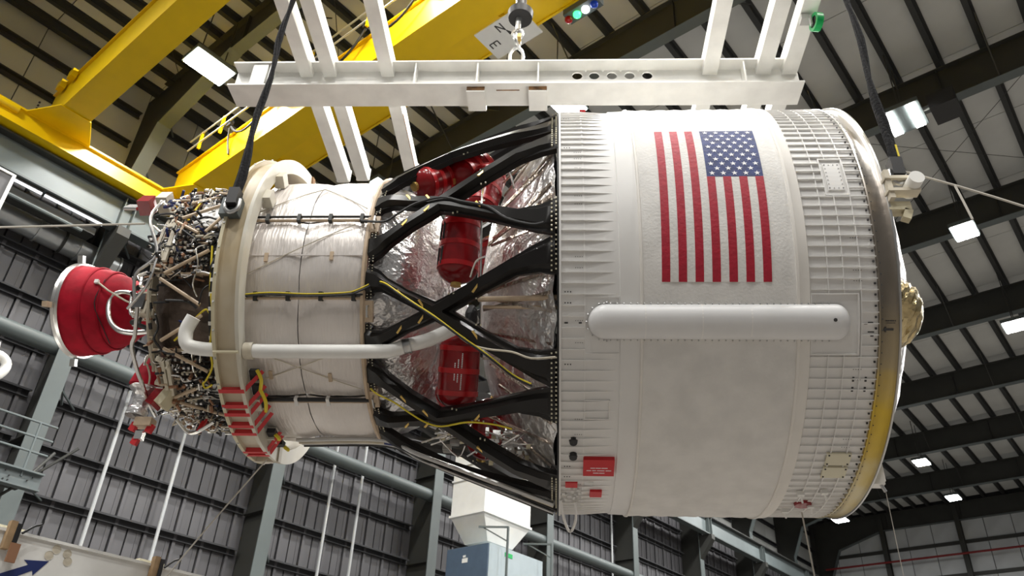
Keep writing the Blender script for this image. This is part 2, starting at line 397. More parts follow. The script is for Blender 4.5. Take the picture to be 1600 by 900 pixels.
# ---- white conduits down the side wall
for (u, y, z1, lab) in ((9.95, W + 0.9, 12.0, 'white conduit on the grey wall under the red nozzle hood'), (12.05, W + 0.9, 12.0, 'white conduit on the grey wall beside the nozzle end ring'),
                        (18.15, W + 0.9, 14, 'white conduit on grey wall between two columns, nearer the nozzle'), (19.55, W + 0.9, 14, 'white conduit on grey wall between two columns, nearer the duct')):
    m = MB().tube([(u, y, 0), (u, y, z1)], 0.055, 8); o = m.build('conduit', 'conduit', None, True); o.matrix_world = HM; tag(o, lab, 'conduit', 'white conduits on the side wall')
for (u, lab) in ((28.2, 'white conduit on the wall left of the tank bottom seam'), (37.2, 'thin white conduit on the wall below the tank middle')):
    m = MB().tube([(u, W + 0.9, 0), (u, W + 0.9, 15.5)], 0.05, 8); o = m.build('conduit', 'conduit', None, True); o.matrix_world = HM; tag(o, lab, 'conduit', 'white conduits on the side wall')

# ---- round duct and lamps under the runway
t = thing('round_duct', 'silver ribbed round duct on the wall behind the nozzle', 'duct', HM)
m = MB(); prof = []
for i in range(9):
    x = -3 + i * 1.25; prof += [(x, 0.34), (x + 1.17, 0.34), (x + 1.18, 0.38), (x + 1.24, 0.38)]
m.lathe(prof, 20, M=Matrix.Translation((0, W + 0.75, 15.6))); m.build('duct_pipe', 'duct_silver', t, True)
for x in (1.5, 4.0, 6.4): MB().lathe([(x, 0.40), (x + 0.08, 0.40)], 20, M=Matrix.Translation((0, W + 0.75, 15.6))).build('strap', 'frame_grey', t)
for (a, b, z, lab) in ((-0.5, 5.12, 16.02, 'fluorescent strip light under the runway beam, nearer the photo edge'), (5.2, 6.95, 16.02, 'fluorescent strip light under the runway beam, nearer the crane')):
    t = thing('strip_light', lab, 'light', HM, 'strip lights under the runway')
    MB().bb((a, W - 0.62, z - 0.10), (b, W - 0.56, z - 0.04)).build('tube', 'tube_lamp', t)
    MB().bb((a, W - 0.65, z - 0.04), (b, W - 0.5, z + 0.03)).build('housing', 'frame_grey', t)
t = thing('cable_tray', 'thin grey rail with dark tray below the strip lights', 'rail', HM)
MB().bb((-2, W - 0.4, 15.62), (6.9, W + 0.1, 15.85)).build('tray', 'frame_grey', t)
MB().tube([(-2, W - 0.5, 15.5), (6.5, W - 0.5, 15.5)], 0.06, 8).build('rail', 'flange_grey', t, True)
t = thing('framed_board', 'white framed grey board at the left photo edge', 'board', HM @ Matrix.Translation((3.45, 20.2, 14.0)))
MB().box((0, 0, 0), (0.9, 0.06, 1.3)).build('board', 'wall_grey', t)
m = MB(); m.box((0.42, -0.03, 0), (0.08, 0.09, 1.3)); m.box((0, -0.03, 0.62), (0.9, 0.09, 0.06)); m.box((0, -0.03, -0.62), (0.9, 0.09, 0.06)); m.build('frame', 'steel_white', t)

# ---- catwalk at the left
t = thing('catwalk', 'grey steel catwalk with tube railings by the big column', 'catwalk', HM)
cw = 20.0
m = MB(); m.bb((1.5, cw, 7.25), (7.0, cw + 0.03, 7.66)); m.bb((1.5, cw - 0.12, 7.62), (7.0, cw + 0.12, 7.66)); m.bb((1.5, cw - 0.12, 7.25), (7.0, cw + 0.12, 7.29)); m.build('side_beam', 'runway_grey', t)
MB().bb((1.5, cw + 0.1, 7.55), (7.0, cw + 1.4, 7.6)).build('deck', 'frame_grey', t)
for z in (8.8, 8.45, 8.1): MB().tube([(1.5, cw, z), (6.95, cw, z)], 0.028, 6).build('rail', 'runway_grey', t, True)
for u in (2.2, 3.9, 5.35, 6.55): MB().tube([(u, cw, 7.5), (u, cw, 8.8)], 0.03, 6).build('post', 'runway_grey', t, True)
for u in (4.6, 6.2):
    m = MB()
    for i in range(6): m.tube([(u + 0.1 * (i % 2) + 0.5 * (i // 4), cw - 0.02, 7.34 + 0.1 * (i % 3)), (u + 0.1 * (i % 2) + 0.5 * (i // 4), cw - 0.05, 7.34 + 0.1 * (i % 3))], 0.02, 6)
    m.build('bolts', 'black', t)
m = MB(); m.tube([(6.9, cw + 0.6, 7.7), (7.6, cw + 1.5, 8.7)], 0.04, 6); m.tube([(6.4, cw + 1.2, 7.0), (7.9, cw + 0.9, 8.8)], 0.035, 6); m.build('brace', 'frame_grey', t)
t = thing('pipe_elbow', 'white insulated pipe bends at the left photo edge', 'pipe', HM)
m = MB(); m.tube([(4.2, 19.9, 9.6), (5.1, 19.9, 9.45), (5.3, 19.9, 9.55), (5.35, 19.9, 9.8), (5.15, 19.9, 9.95), (4.8, 19.9, 9.9)], 0.11, 10, smooth=4); m.build('elbow', 'steel_white', t, True)
m = MB(); m.tube([(4.2, 20.1, 10.15), (4.95, 20.1, 10.1), (5.0, 20.1, 10.3)], 0.11, 10, smooth=4); m.build('elbow', 'steel_white', t, True)
m = MB(); m.tube([(5.15, 19.95, 9.5), (5.1, 19.95, 7.6)], 0.03, 6); m.build('support', 'conduit', t, True)

# ---- big white beam with arrow, bottom left
bw = 10.0
t = thing('stored_beam', 'big white steel beam with dark blue arrow, bottom left corner', 'beam', HM)
zt = 4.02
m = MB(); m.bb((-1, bw, zt - 1.1), (7.2, bw + 0.6, zt)); m.bb((-1, bw - 0.03, zt - 0.02), (7.2, bw + 0.62, zt + 0.012)); m.build('girder', 'steel_white', t)
def wallpoint(u, z): return (u, bw - 0.006, z)
m = MB(); m.poly([wallpoint(*q) for q in ((3.3, 3.50), (3.68, 3.72), (3.62, 3.76), (3.88, 3.80), (3.76, 3.62), (3.74, 3.67), (3.42, 3.46))], (0, 0.004, 0)); m.build('arrow', 'navy', t, label='dark blue painted arrow')
for i, (u, z) in enumerate(((3.08, 3.86), (3.1, 3.78), (3.86, 3.86), (3.92, 3.94), (4.05, 3.92), (4.08, 3.84))):
    m = MB(); m.lathe([(0, 0.001), (0.003, 0.03), (0.003, 0.045), (0, 0.05)], 14, M=Matrix.Translation(wallpoint(u, z)) @ Matrix.Rotation(pi / 2, 4, 'Z')); m.build('weld_mark', 'cream', t)
for i, u in enumerate((3.42, 5.15)):
    k = thing('wood_block', ('wooden block with brown strap hung on white beam, near arrow', 'wooden block on top of white beam, right of the arrow')[i], 'block', HM @ Matrix.Translation((u, bw, zt)), 'wooden blocks on the white beam')
    MB().box((-0.06, -0.06, -0.06), (0.07, 0.09, 0.3)).build('side_board', 'wood', k); MB().box((0.0, -0.09, -0.05), (0.05, 0.05, 0.24)).build('clamp', 'black', k)
    MB().box((0.0, 0.2, 0.04), (0.34, 0.1, 0.08)).build('top_board', 'plate_cream', k)
    MB().box((0.02, -0.12, -0.24), (0.1, 0.03, 0.2)).build('tab', 'leather', k)
    MB().tube([(0.05, -0.1, -0.02), (0.15, -0.1, 0.08), (0.22, -0.1, 0.12), (0.22, -0.1, 0.17)], 0.014, 6, smooth=4).build('hook', 'black', k, True)

# ---- white duct and cabinets at the wall
t = thing('hvac_duct', 'white boxy sheet metal duct with tapered foot above cabinet', 'duct', HM @ Matrix.Translation((20.35, 18.2, 0.35)))
m = MB(); m.bb((0, 0, 9.75), (2.55, 1.55, 14.0)); m.build('duct_body', 'duct_white', t)
m = MB()
for z in (11.0, 11.55): m.bb((-0.04, -0.04, z), (2.59, 1.59, z + 0.06))
m.bb((-0.05, -0.05, 9.72), (2.6, 1.6, 9.8)); m.build('seam_band', 'duct_white', t)
a = [(0, 0, 9.74), (2.55, 0, 9.74), (2.55, 1.55, 9.74), (0, 1.55, 9.74)]; b = [(0.55, 0.25, 8.9), (1.9, 0.25, 8.9), (1.9, 1.3, 8.9), (0.55, 1.3, 8.9)]
m = MB().add(a + b, [(3, 2, 1, 0), (4, 5, 6, 7), (0, 1, 5, 4), (1, 2, 6, 5), (2, 3, 7, 6), (3, 0, 4, 7)]); m.build('tapered_foot', 'duct_white', t)
t = thing('air_handler', 'blue grey machine cabinet under the white duct', 'cabinet', HM @ Matrix.Translation((20.35, 17.9, 0)))
m = MB(); m.bb((0.05, 0, 6.5), (2.95, 1.9, 9.0)); m.build('body', 'cabinet_light', t)
m = MB(); m.bb((0, 0.02, 6.5), (0.05, 1.88, 8.98)); m.build('side_panel', 'cabinet_blue', t)
m = MB(); m.bb((-0.012, 0.9, 8.45), (0.0, 1.15, 8.6)); m.bb((-0.012, 1.0, 8.63), (0.0, 1.12, 8.7)); m.build('label_plate', 'duct_white', t)
m = MB(); m.bb((0.85, -0.012, 8.72), (1.25, 0.0, 8.86)); m.build('green_sticker', 'green_lamp' if False else 'green', t)
for x in (0.55, 3.0):
    m = MB(); m.beam((x, -0.35, 6.5), (x, -0.35, 9.6), 0.06, 0.06); m.beam((x, -0.35, 9.58), (x - 0.55, 0.5, 9.58), 0.06, 0.06); m.beam((x, -0.35, 9.1), (x - 0.45, 0.4, 9.58), 0.04, 0.04)
    m.build('guard_frame', 'flange_grey', t)

# =================================================================== YELLOW BRIDGE CRANE
crane = thing('bridge_crane', 'yellow overhead bridge crane with two box girders', 'crane', HM)
gz = 17.9
def girder(u0, u1, y0, y1, h):
    m = MB(); m.bb((u0, y0, gz), (u1, y1, gz + h))
    m.bb((u0 - 0.08, y0, gz + h - 0.05), (u1 + 0.08, y1, gz + h)); m.bb((u0 - 0.03, y0, gz - 0.02), (u1 + 0.03, y1, gz))
    return m
g1 = girder(4.35, 5.1, -8, 22.3, 1.3).build('girder', 'yellow', crane)
m = MB()
for yy in (21.6, 20.9): MB().box((4.22, yy, gz + 1.2), (0.16, 0.28, 0.3)).build('rail_clip', 'yellow', g1)
g2 = girder(8.55, 9.4, -8, 22.3, 1.15).build('girder', 'yellow', crane)
m = MB(); m.bb((9.4, -8, gz + 0.35), (10.45, 21.2, gz + 0.42)); m.bb((10.40, -8, gz + 0.3), (10.46, 21.2, gz + 0.5))
for yy in range(-6, 21, 3): m.poly([(9.4, yy, gz + 0.34), (10.4, yy, gz + 0.34), (9.4, yy, gz + 0.02)], (0, 0.03, 0))
m.build('walkway', 'yellow', crane)
# end truck on the runway
m = MB(); m.bb((1.6, 21.95, 17.3), (10.6, 22.7, 17.85)); m.bb((1.6, 21.85, 17.83), (10.6, 22.75, 17.89)); m.bb((1.6, 21.85, 17.27), (10.6, 22.75, 17.32)); m.build('end_truck', 'yellow', crane)
for u in (4.7, 9.0):
    m = MB(); m.poly([(u - 1.0, 22.0, 17.84), (u + 1.0, 22.0, 17.84), (u + 0.44, 20.8, 17.84), (u - 0.44, 20.8, 17.84)], (0, 0, 0.035))
    m.build('gusset', 'yellow', crane)
m = MB()
for u in (3.95, 8.75):
    for i in range(4): m.tube([(u - 0.1 * i * 0, 21.84, 17.95 + 0.12 * i), (u, 21.8, 17.95 + 0.12 * i)], 0.03, 6)
m.build('bolts', 'black', crane)['kind'] = 'stuff'
m = MB(); m.bb((1.4, 22.0, 17.5), (2.6, 22.7, 18.3)); m.tube([(2.0, 21.8, 18.1), (2.0, 22.5, 18.1)], 0.2, 12); m.tube([(2.7, 21.9, 17.75), (3.6, 21.9, 17.75)], 0.12, 10); m.build('drive_motor', 'yellow', crane, True)
# festoon rails and cable loops on girder 2
for dz, du in ((0.35, 0.05), (0.75, 0.05)):
    MB().tube([(8.25 - du, -6, gz + 1.0 + dz), (8.25 - du, 21.3, gz + 1.0 + dz)], 0.028, 6).build('festoon_rail', 'conduit', crane, True)
for yy in (20.6, 19.4, 17.2, 15.0, 12.6, 10.2, 7.8):
    MB().bb((8.18, yy - 0.03, gz + 1.1), (8.26, yy + 0.03, gz + 1.8)).build('rail_bracket', 'yellow', crane)
lp = [19.0, 16.9, 14.8, 12.7, 10.6, 8.5, 6.4]
for a, b in zip(lp, lp[1:]):
    pts = [(8.3, a + (b - a) * i / 10, gz + 1.25 - 0.75 * (1 - (i / 5 - 1) ** 2)) for i in range(11)]
    MB().tube(pts, 0.035, 6).build('festoon_cable', 'black', crane, True)
for yy in lp: MB().box((8.28, yy, gz + 1.3), (0.12, 0.2, 0.2)).build('cable_clamp', 'black', crane)
MB().tube([(8.3, 19.0, gz + 1.2), (8.4, 19.1, gz + 0.8), (8.5, 19.0, gz + 0.2)], 0.035, 6, smooth=4).build('festoon_cable', 'black', crane, True)
# direction sign under the walkway
m = MB(); m.bb((9.42, 8.3, gz - 0.20), (10.36, 9.72, gz - 0.16)); sg = m.build('direction_sign', 'duct_white', crane, label='white compass sign with letters')
GLY = {'N': ((-.3, -.5, -.3, .5), (-.3, .5, .3, -.5), (.3, -.5, .3, .5)), 'E': ((-.3, -.5, -.3, .5), (-.3, .5, .32, .5), (-.3, 0, .25, 0), (-.3, -.5, .32, -.5)), 'W': ((-.45, .5, -.22, -.5), (-.22, -.5, 0, .3), (0, .3, .22, -.5), (.22, -.5, .45, .5))}
def letter(ch, loc, size, rot, parent):
    m = MB()
    for x0, y0, x1, y1 in GLY[ch]: m.beam((x0 * size, y0 * size, 0), (x1 * size, y1 * size, 0), 0.13 * size, 0.006)
    return place('letter', m.data('letter', 'ink'), parent, M=Matrix.Translation(loc) @ Matrix.Rotation(pi, 4, 'X') @ Matrix.Rotation(rot, 4, 'Z'))
letter('N', (9.62, 9.05, gz - 0.206), 0.24, radians(90), sg)
letter('E', (9.95, 9.48, gz - 0.206), 0.24, radians(0), sg)
letter('W', (9.85, 8.62, gz - 0.206), 0.24, radians(180), sg)
m = MB(); m.poly([(9.72, 8.98, gz - 0.208), (9.95, 8.86, gz - 0.208), (9.92, 8.98, gz - 0.208)], (0, 0, 0.004)); m.build('arrow', 'ink', sg)
m = MB(); m.bb((10.45, 6.8, gz + 0.1), (10.8, 7.75, gz + 0.3)); sl = m.build('signal_box', 'flange_grey', crane)
for yy, mm in ((7.75, 'red_lamp'), (7.5, 'green_lamp'), (7.25, 'white_lamp'), (7.0, 'blue_lamp')):
    MB().lathe([(-0.1, 0.001), (-0.085, 0.06), (-0.04, 0.095), (0.0, 0.1), (0.05, 0.1)], 14, M=Matrix.Translation((10.62, yy - 0.05, gz + 0.08)) @ Matrix.Rotation(-pi / 2, 4, 'Y')).build('signal_lamp', mm, sl, True)

# =================================================================== STAGE
TILT = radians(0.7); ZC = 7.15
SM = Matrix.Translation((0, 0, ZC)) @ Matrix.Rotation(-TILT, 4, 'Y')
stage = thing('rocket_stage', 'white rocket upper stage lying level with flag and red nozzle', 'rocket stage', SM)

# ---- hydrogen tank
X0, XA, XB, XC, XD, XE = -0.04, 0.215, 0.54, 0.77, 2.40, 3.06
RS = 2.525
tank = MB().lathe([(X0, 2.35), (X0, 2.565), (X0 + 0.02, 2.565), (X0 + 0.022, RS), (XB, RS), (XC - 0.03, RS + 0.006), (XC, RS + 0.006), (XD, RS - 0.004), (XE, RS - 0.012), (XE + 0.002, 2.36)], 180).build('hydrogen_tank', 'white_paint', stage, True)
fab = MB()
pr = []
for i in range(31):
    x = XC + (2.30 - XC) * i / 30
    pr.append((x, 2.553 + 0.004 * sin(i * 1.7)))
pr = [(XC - 0.005, RS)] + pr + [(2.302, RS)]
fab.lathe(pr, 220, jit=0.0006); fab.build('fabric_wrap', 'fabric', tank, True)
MB().lathe([(2.27, RS), (2.275, 2.567), (2.30, 2.569), (2.31, 2.560), (2.40, 2.556), (2.415, RS)], 180).build('edge_band', 'fabric_edge', tank, True)
MB().lathe([(XC - 0.012, RS), (XC - 0.008, 2.566), (XC + 0.012, 2.568), (XC + 0.022, 2.55)], 180).build('edge_band', 'fabric_edge', tank, True)
MB().lathe([(XB + 0.02, RS), (XB + 0.025, RS + 0.013), (XC - 0.01, RS + 0.02)], 180).build('edge_band', 'white_paint', tank, True)
# ribs of the aft skirt
m = MB(); m.box((X0 / 2 + XA / 2 + 0.01, -RS - 0.010, 0), (XA - X0 - 0.02, 0.026, 0.009)); skr = m.data('rib', 'white_rib')
m = MB(); m.poly([(XA, -RS + 0.005, -0.006), (XA, -RS - 0.024, -0.006), (XB, -RS + 0.002, -0.006)], (0, 0, 0.012)); skw = m.data('rib', 'white_rib')
def rotx(phi): return Matrix.Rotation(-radians(phi), 4, 'X')
ph = -122.0
while ph < 92:
    place('rib', skr, tank, M=rotx(ph))
    if not (-41 < ph < -27.5) and not (-74 < ph < -67.8): place('rib', skw, tank, M=rotx(ph + 0.001))
    ph += 2.5
MB().lathe([(XA - 0.006, RS), (XA - 0.006, RS + 0.008), (XA + 0.006, RS + 0.008), (XA + 0.006, RS)], 180).build('hoop', 'white_rib', tank)
# ribs of the forward skirt grid
m = MB(); m.box((XD / 2 + XE / 2 + 0.01, -RS - 0.006, 0), (XE - XD - 0.01, 0.024, 0.0075)); skf = m.data('rib', 'white_rib')
m = MB(); m.box((2.84, -RS - 0.006, 0), (0.46, 0.036, 0.0075)); 
m = MB(); m.box((2.535, -RS - 0.006, 0), (0.25, 0.036, 0.0075)); skf4 = m.data('rib', 'white_rib')
m = MB(); m.box((2.98, -RS - 0.006, 0), (0.16, 0.024, 0.0075)); skf3 = m.data('rib', 'white_rib')
ph = -121.0
while ph < 92:
    short = -40 < ph < -27 or -3 < ph < 8
    place('rib', skf3 if short else skf, tank, M=rotx(ph))
    if -3 < ph < 8: place('rib', skf4, tank, M=rotx(ph))
    ph += 2.5
for x in (2.585, 2.735, 2.895):
    a0, a1 = (-122, 92)
    segs = [(-122, -40.5), (-27, 92)] if x < 2.6 else [(-122, -40.5), (-27, -3.2), (8.3, 92)] if x < 2.89 else [(-122, 92)]
    for s0, s1 in segs: MB().patch(x - 0.004, x + 0.004, s0, s1, RS - 0.02, RS + 0.016, 1, max(6, int((s1 - s0) / 2))).build('hoop', 'white_rib', tank)
# frames round the raceway ends and hatch
def frame(x0, x1, p0, p1, t=0.012, h=0.017):
    m = MB(); dp = t / RS * 57.3
    m.patch(x0, x1, p0, p0 + dp, RS - .01, RS + h, 1, 1); m.patch(x0, x1, p1 - dp, p1, RS - .01, RS + h, 1, 1)
    m.patch(x0, x0 + t, p0, p1, RS - .01, RS + h, 1, 8); m.patch(x1 - t, x1, p0, p1, RS - .01, RS + h, 1, 8); return m
frame(2.41, 2.875, -40.5, -26.8).build('panel_frame', 'white_rib', tank)
frame(XA, 0.56, -40.5, -27.6, 0.006, 0.012).build('panel_frame', 'white_rib', tank)
frame(XA, 0.47, -56.5, -51.5, 0.008, 0.02).build('panel_frame', 'white_rib', tank)
hp_ = frame(2.66, 2.905, -3.2, 8.2).build('panel_frame', 'white_rib', tank)
MB().patch(2.70, 2.865, -1.6, 6.6, RS - 0.01, RS + 0.012, 2, 6).build('hatch_cover', 'white_paint', tank, label='white bolted hatch cover')
m = MB()
for i in range(7):
    for x, p in ((2.715, -1.1 + i * 1.2), (2.85, -1.1 + i * 1.2)): m.box(S(x, p, RS + 0.014), (0.009, 0.009, 0.009))
for i in range(4):
    for p in (-1.1, 6.1): m.box(S(2.715 + i * 0.045, p, RS + 0.014), (0.009, 0.009, 0.009))
m.build('hatch_bolts', 'steel', tank)
# pads, rivets, marks
m = MB()
def rot_at(p): return rotx(p).to_3x3()
for p in (-116, -104, -96, -84, -75.6, -71.5, -29, -26.5, -43, 14, 24, 33):
    for i in range(3): m.box(S(0.02 + i * 0.027, p, RS + 0.001), (0.012, 0.006, 0.012), rot_at(p))
for p in (-86, -79, -61, -56.7, -52, -44.5, -38, -33, -21, -18.4, -5, -2.7, 9.5, 12, 27):
    for i in range(4): m.box(S(0.125 + i * 0.022, p, RS + 0.001), (0.007, 0.004, 0.007), rot_at(p))
m.build('rivet_marks', 'ink', tank)['kind'] = 'stuff'
m = MB()
for p in (-90, -64.2, -61.8, -46.3, -43.9, -24, -21.6, -14, -10.8):
    for i in range(4): m.box(S(2.84 + i * 0.024, p, RS - 0.008), (0.007, 0.004, 0.007), rot_at(p))
for p in (-46.2, -48.6):
    for x in (2.845, 2.965): m.box(S(x, p, RS - 0.008), (0.02, 0.004, 0.05), rot_at(p))
for p, x, w_ in ((-33.3, 2.985, 0.05), (-33.6, 2.94, 0.03), (-35.4, 2.99, 0.06), (-36.3, 3.0, 0.03)): m.box(S(x, p, RS - 0.008), (w_, 0.004, 0.012), rot_at(p))
for p, x, w_ in ((6, 0.14, 0.035), (6, 0.185, 0.02), (-33.5, 0.03, 0.035), (-33.5, 0.17, 0.03)): m.box(S(x, p, RS + 0.001), (w_, 0.004, 0.016), rot_at(p))
m.build('stencil_marks', 'ink', tank)['kind'] = 'stuff'
for p in (-62.7, -67.4):
    MB().lathe([(-0.045, 0.001), (-0.045, 0.04), (0.0, 0.046)], 20, M=Matrix.Translation(S(0.108, p, RS + 0.002)) @ rotx(p) @ Matrix.Rotation(pi / 2, 4, 'Z')).build('port_cap', 'black', tank)
pl = MB().patch(0.215, 0.54, -73.7, -67.9, RS, RS + 0.05, 2, 4).build('cover_plate', 'red', tank, label='red cover plate with white lettering')
m = MB()
for p, xs in ((-70.7, ((0.29, 0.34), (0.345, 0.40), (0.405, 0.47))), (-71.6, ((0.25, 0.30), (0.31, 0.35), (0.36, 0.44), (0.45, 0.51))), (-72.5, ((0.32, 0.38), (0.385, 0.44)))):
    for a, b in xs: m.patch(a, b, p - 0.12, p + 0.12, RS + 0.05, RS + 0.052, 1, 1)
for i in range(3): pass
m.build('lettering', 'star', tank)
MB().patch(0.30, 0.43, -84.5, -81.5, RS, RS + 0.03, 2, 3).build('safety_tag', 'red', tank)
MB().patch(0.235, 0.33, -79.2, -77.6, RS, RS + 0.01, 1, 2).build('sensor_plate', 'steel', tank)
MB().patch(0.03, 0.16, -79.2, -77, RS, RS + 0.04, 2, 3).build('safety_tag', 'red', tank)
m = MB()
for i in range(26): 
    x = random.uniform(0.0, 0.2); p = random.uniform(-88, -80); m.box(S(x, p, RS + 0.02), (0.03, 0.05, 0.02), rot_at(p + random.uniform(-30, 30)))
m.build('connector_cluster', 'white_paint', tank)['kind'] = 'stuff'
MB().tube([S(-0.02, -84, 2.6), S(0.02, -90, 2.72), S(0.09, -95, 2.80), S(0.15, -90, 2.72), S(0.14, -85, 2.6)], 0.016, 6, smooth=5).build('hose', 'white_paint', tank, True)
MB().patch(0.215, 0.29, 44, 46, RS, RS + 0.05, 2, 3).build('safety_tag', 'red', tank)
for (a, b, c, d) in ((2.70, 2.945, -69.4, -65.6), (2.70, 2.945, -74.0, -70.2)):
    q = MB().patch(a, b, c, d, RS, RS + 0.025, 2, 3).build('cover_plate', 'plate_cream', tank)
    m = MB()
    for x in (a + 0.02, b - 0.02):
        for p in (c + 0.5, d - 0.5): m.box(S(x, p, RS + 0.027), (0.014, 0.014, 0.014))
    m.build('plate_bolts', 'ink', tank)
MB().lathe([(-0.03, 0.001), (-0.03, 0.09), (0.0, 0.1)], 20, M=Matrix.Translation(S(2.66, -88, RS + 0.002)) @ rotx(-88) @ Matrix.Rotation(pi / 2, 4, 'Z')).build('port_cover', 'red_bottle', tank)
m = MB()
for x, p in ((2.56, -81), (2.80, -80), (2.50, -92), (2.74, -88)):
    m.box(S(x, p, RS + 0.03), (0.07, 0.05, 0.05), rot_at(p)); m.tube([S(x, p, RS + 0.04), S(x + 0.03, p - 2, RS + 0.09)], 0.012, 6)
m.build('fittings', 'steel_white', tank)
# raceway fairing
rc = []; PC = -33.2; RR = 0.172
m = MB(); xa, xb = 0.245, 2.775; sec = 14
pro = [(xa - 0.0, 0.02)] + [(xa + RR * (1 - cos(t * pi / 16)), RR * sin(t * pi / 16)) for t in range(1, 9)] + [(xb - 0.13 + 0.13 * sin(t * pi / 16), RR * cos(t * pi / 16) + 0.004) for t in range(0, 9)]
vs = []; fs = []
for (x, r) in pro:
    for k in range(sec + 1):
        a = pi * k / sec
        d = r * cos(a); hgt = r * sin(a) * 0.72
        vs.append(S(x, PC + d / 2.55 * 57.3, 2.545 + hgt))
for i in range(len(pro) - 1):
    for k in range(sec):
        q = i * (sec + 1) + k; fs.append((q, q + 1, q + sec + 2, q + sec + 1))
race = m.add(vs, fs).build('raceway_fairing', 'fairing', stage, True, 'long rounded cable fairing')
for x in (0.80, 1.35, 1.82, 2.38, 2.6):
    v2 = []; 
    for xx in (x - 0.006, x + 0.006):
        for k in range(sec + 1):
            a = pi * k / sec; v2.append(S(xx, PC + RR * 1.012 * cos(a) / 2.55 * 57.3, 2.545 + RR * 1.02 * sin(a) * 0.72))
    MB().add(v2, [(k, k + 1, sec + 2 + k, sec + 1 + k) for k in range(sec)]).build('joint_strip', 'white_rib', race)
m = MB()
for i in range(34):
    for s in (-1, 1): m.box(S(0.40 + i * 0.066, PC + s * 4.05, 2.565), (0.012, 0.012, 0.012))
for i in range(9):
    a = pi / 2 + pi * i / 8; m.box(S(0.43 + 0.2 * cos(a), PC + 4.3 * sin(a), 2.54), (0.013, 0.013, 0.013))
m.build('fastener_row', 'steel', race)['kind'] = 'stuff'
MB().tube([S(2.60, -32.6, 2.655), S(2.60, -32.6, 2.675)], 0.018, 10).build('vent_plug', 'ink', race)
# forward rim ring, dome, foil
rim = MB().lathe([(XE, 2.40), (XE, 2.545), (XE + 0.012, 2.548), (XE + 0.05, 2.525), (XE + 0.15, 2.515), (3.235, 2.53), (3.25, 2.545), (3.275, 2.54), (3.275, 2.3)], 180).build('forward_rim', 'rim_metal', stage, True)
MB().lathe([(3.245, 2.546), (3.25, 2.558), (3.268, 2.558), (3.272, 2.54)], 160).build('edge_bead', 'steel', rim, True)
m = MB()
for i in range(84):
    p = -120 + i * 2.5; m.box(S(XE + 0.03, p, 2.533), (0.013, 0.013, 0.013)); m.box(S(XE - 0.025, p + 0.4, RS - 0.002), (0.016, 0.016, 0.016))
m.build('rim_bolts', 'ink', rim)['kind'] = 'stuff'
m = MB(); m.poly([S(3.10, -34.8, 2.528), S(3.13, -34.1, 2.528), S(3.13, -34.55, 2.528), S(3.20, -34.55, 2.528), S(3.20, -35.05, 2.528), S(3.13, -35.05, 2.528), S(3.13, -35.5, 2.528)], (0, -0.002, -0.001)); m.build('arrow_mark', 'ink', rim, label='black arrow mark')
m = MB()
for i in range(6): m.box(S(3.135 + i * 0.016, -32.9, 2.53), (0.009, 0.004, 0.012), rot_at(-33)); m.box(S(3.14 + i * 0.014, -33.4, 2.53), (0.007, 0.004, 0.008), rot_at(-33))
m.build('stencil_marks', 'ink', rim)
MB().lathe([(3.2, 2.35)] + [(3.2 + 0.7 * sin(t * pi / 20), 2.3 * cos(t * pi / 20)) for t in range(0, 11)], 60, jit=0.006).build('forward_dome', 'foil', stage, True)
def blob(center, sx, sy, sz, jit, nu=22, nv=14):
    m = MB(); prof = [(-cos(pi * i / nv), max(0.001, sin(pi * i / nv))) for i in range(nv + 1)]
    m.lathe(prof, nu, jit=jit, M=Matrix.Translation(center) @ Matrix.Diagonal((sx, sy, sz, 1))); return m
random.seed(5)
blob(S(3.33, -32, 2.12), 0.28, 0.45, 0.33, 0.04, 34, 24).build('foil_pouch', 'gold_foil', stage, False, 'crumpled gold foil pouch')

# ---- flag
fx0, stw, sh = 0.971, 0.0822, 0.04 / 44.5
flag = MB().patch(fx0, fx0 + 13 * stw, -24.4, 20.0, 2.553, 2.5585, 4, 24, sh, -24.4).build('flag', 'fabric', stage, label='flag with red stripes and star field')
for i in range(7):
    a = fx0 + 2 * i * stw; top = 20.0 if i < 3 else 2.2
    MB().patch(a, a + stw, -24.4, top, 2.556, 2.561, 1, 24, sh, -24.4).build('stripe', 'flag_red', flag)
ca, cb = fx0 + 6 * stw, fx0 + 13 * stw
MB().patch(ca, cb, 2.2, 20.0, 2.556, 2.561, 4, 14, sh, -24.4).build('canton', 'flag_blue', flag)
rows = 11
for j in range(rows):
    n = 5 if j % 2 == 0 else 4
    p = 2.2 + 17.8 * (j + 0.62) / (rows + 0.25)
    for i in range(n):
        x = ca + (cb - ca) * ((i + 0.5) / 5 if n == 5 else (i + 1.0) / 5) + sh * (p + 24.4)
        pts = []
        for k in range(10):
            rr = 0.033 if k % 2 == 0 else 0.0135; a = pi / 2 + k * pi / 5
            pts.append(S(x + rr * cos(a), p + rr * sin(a) / 2.56 * 57.3, 2.5635))
        pts.append(S(x, p, 2.5635))
        MB().add(pts, [(k, (k + 1) % 10, 10) for k in range(10)]).build('star', 'star', flag)

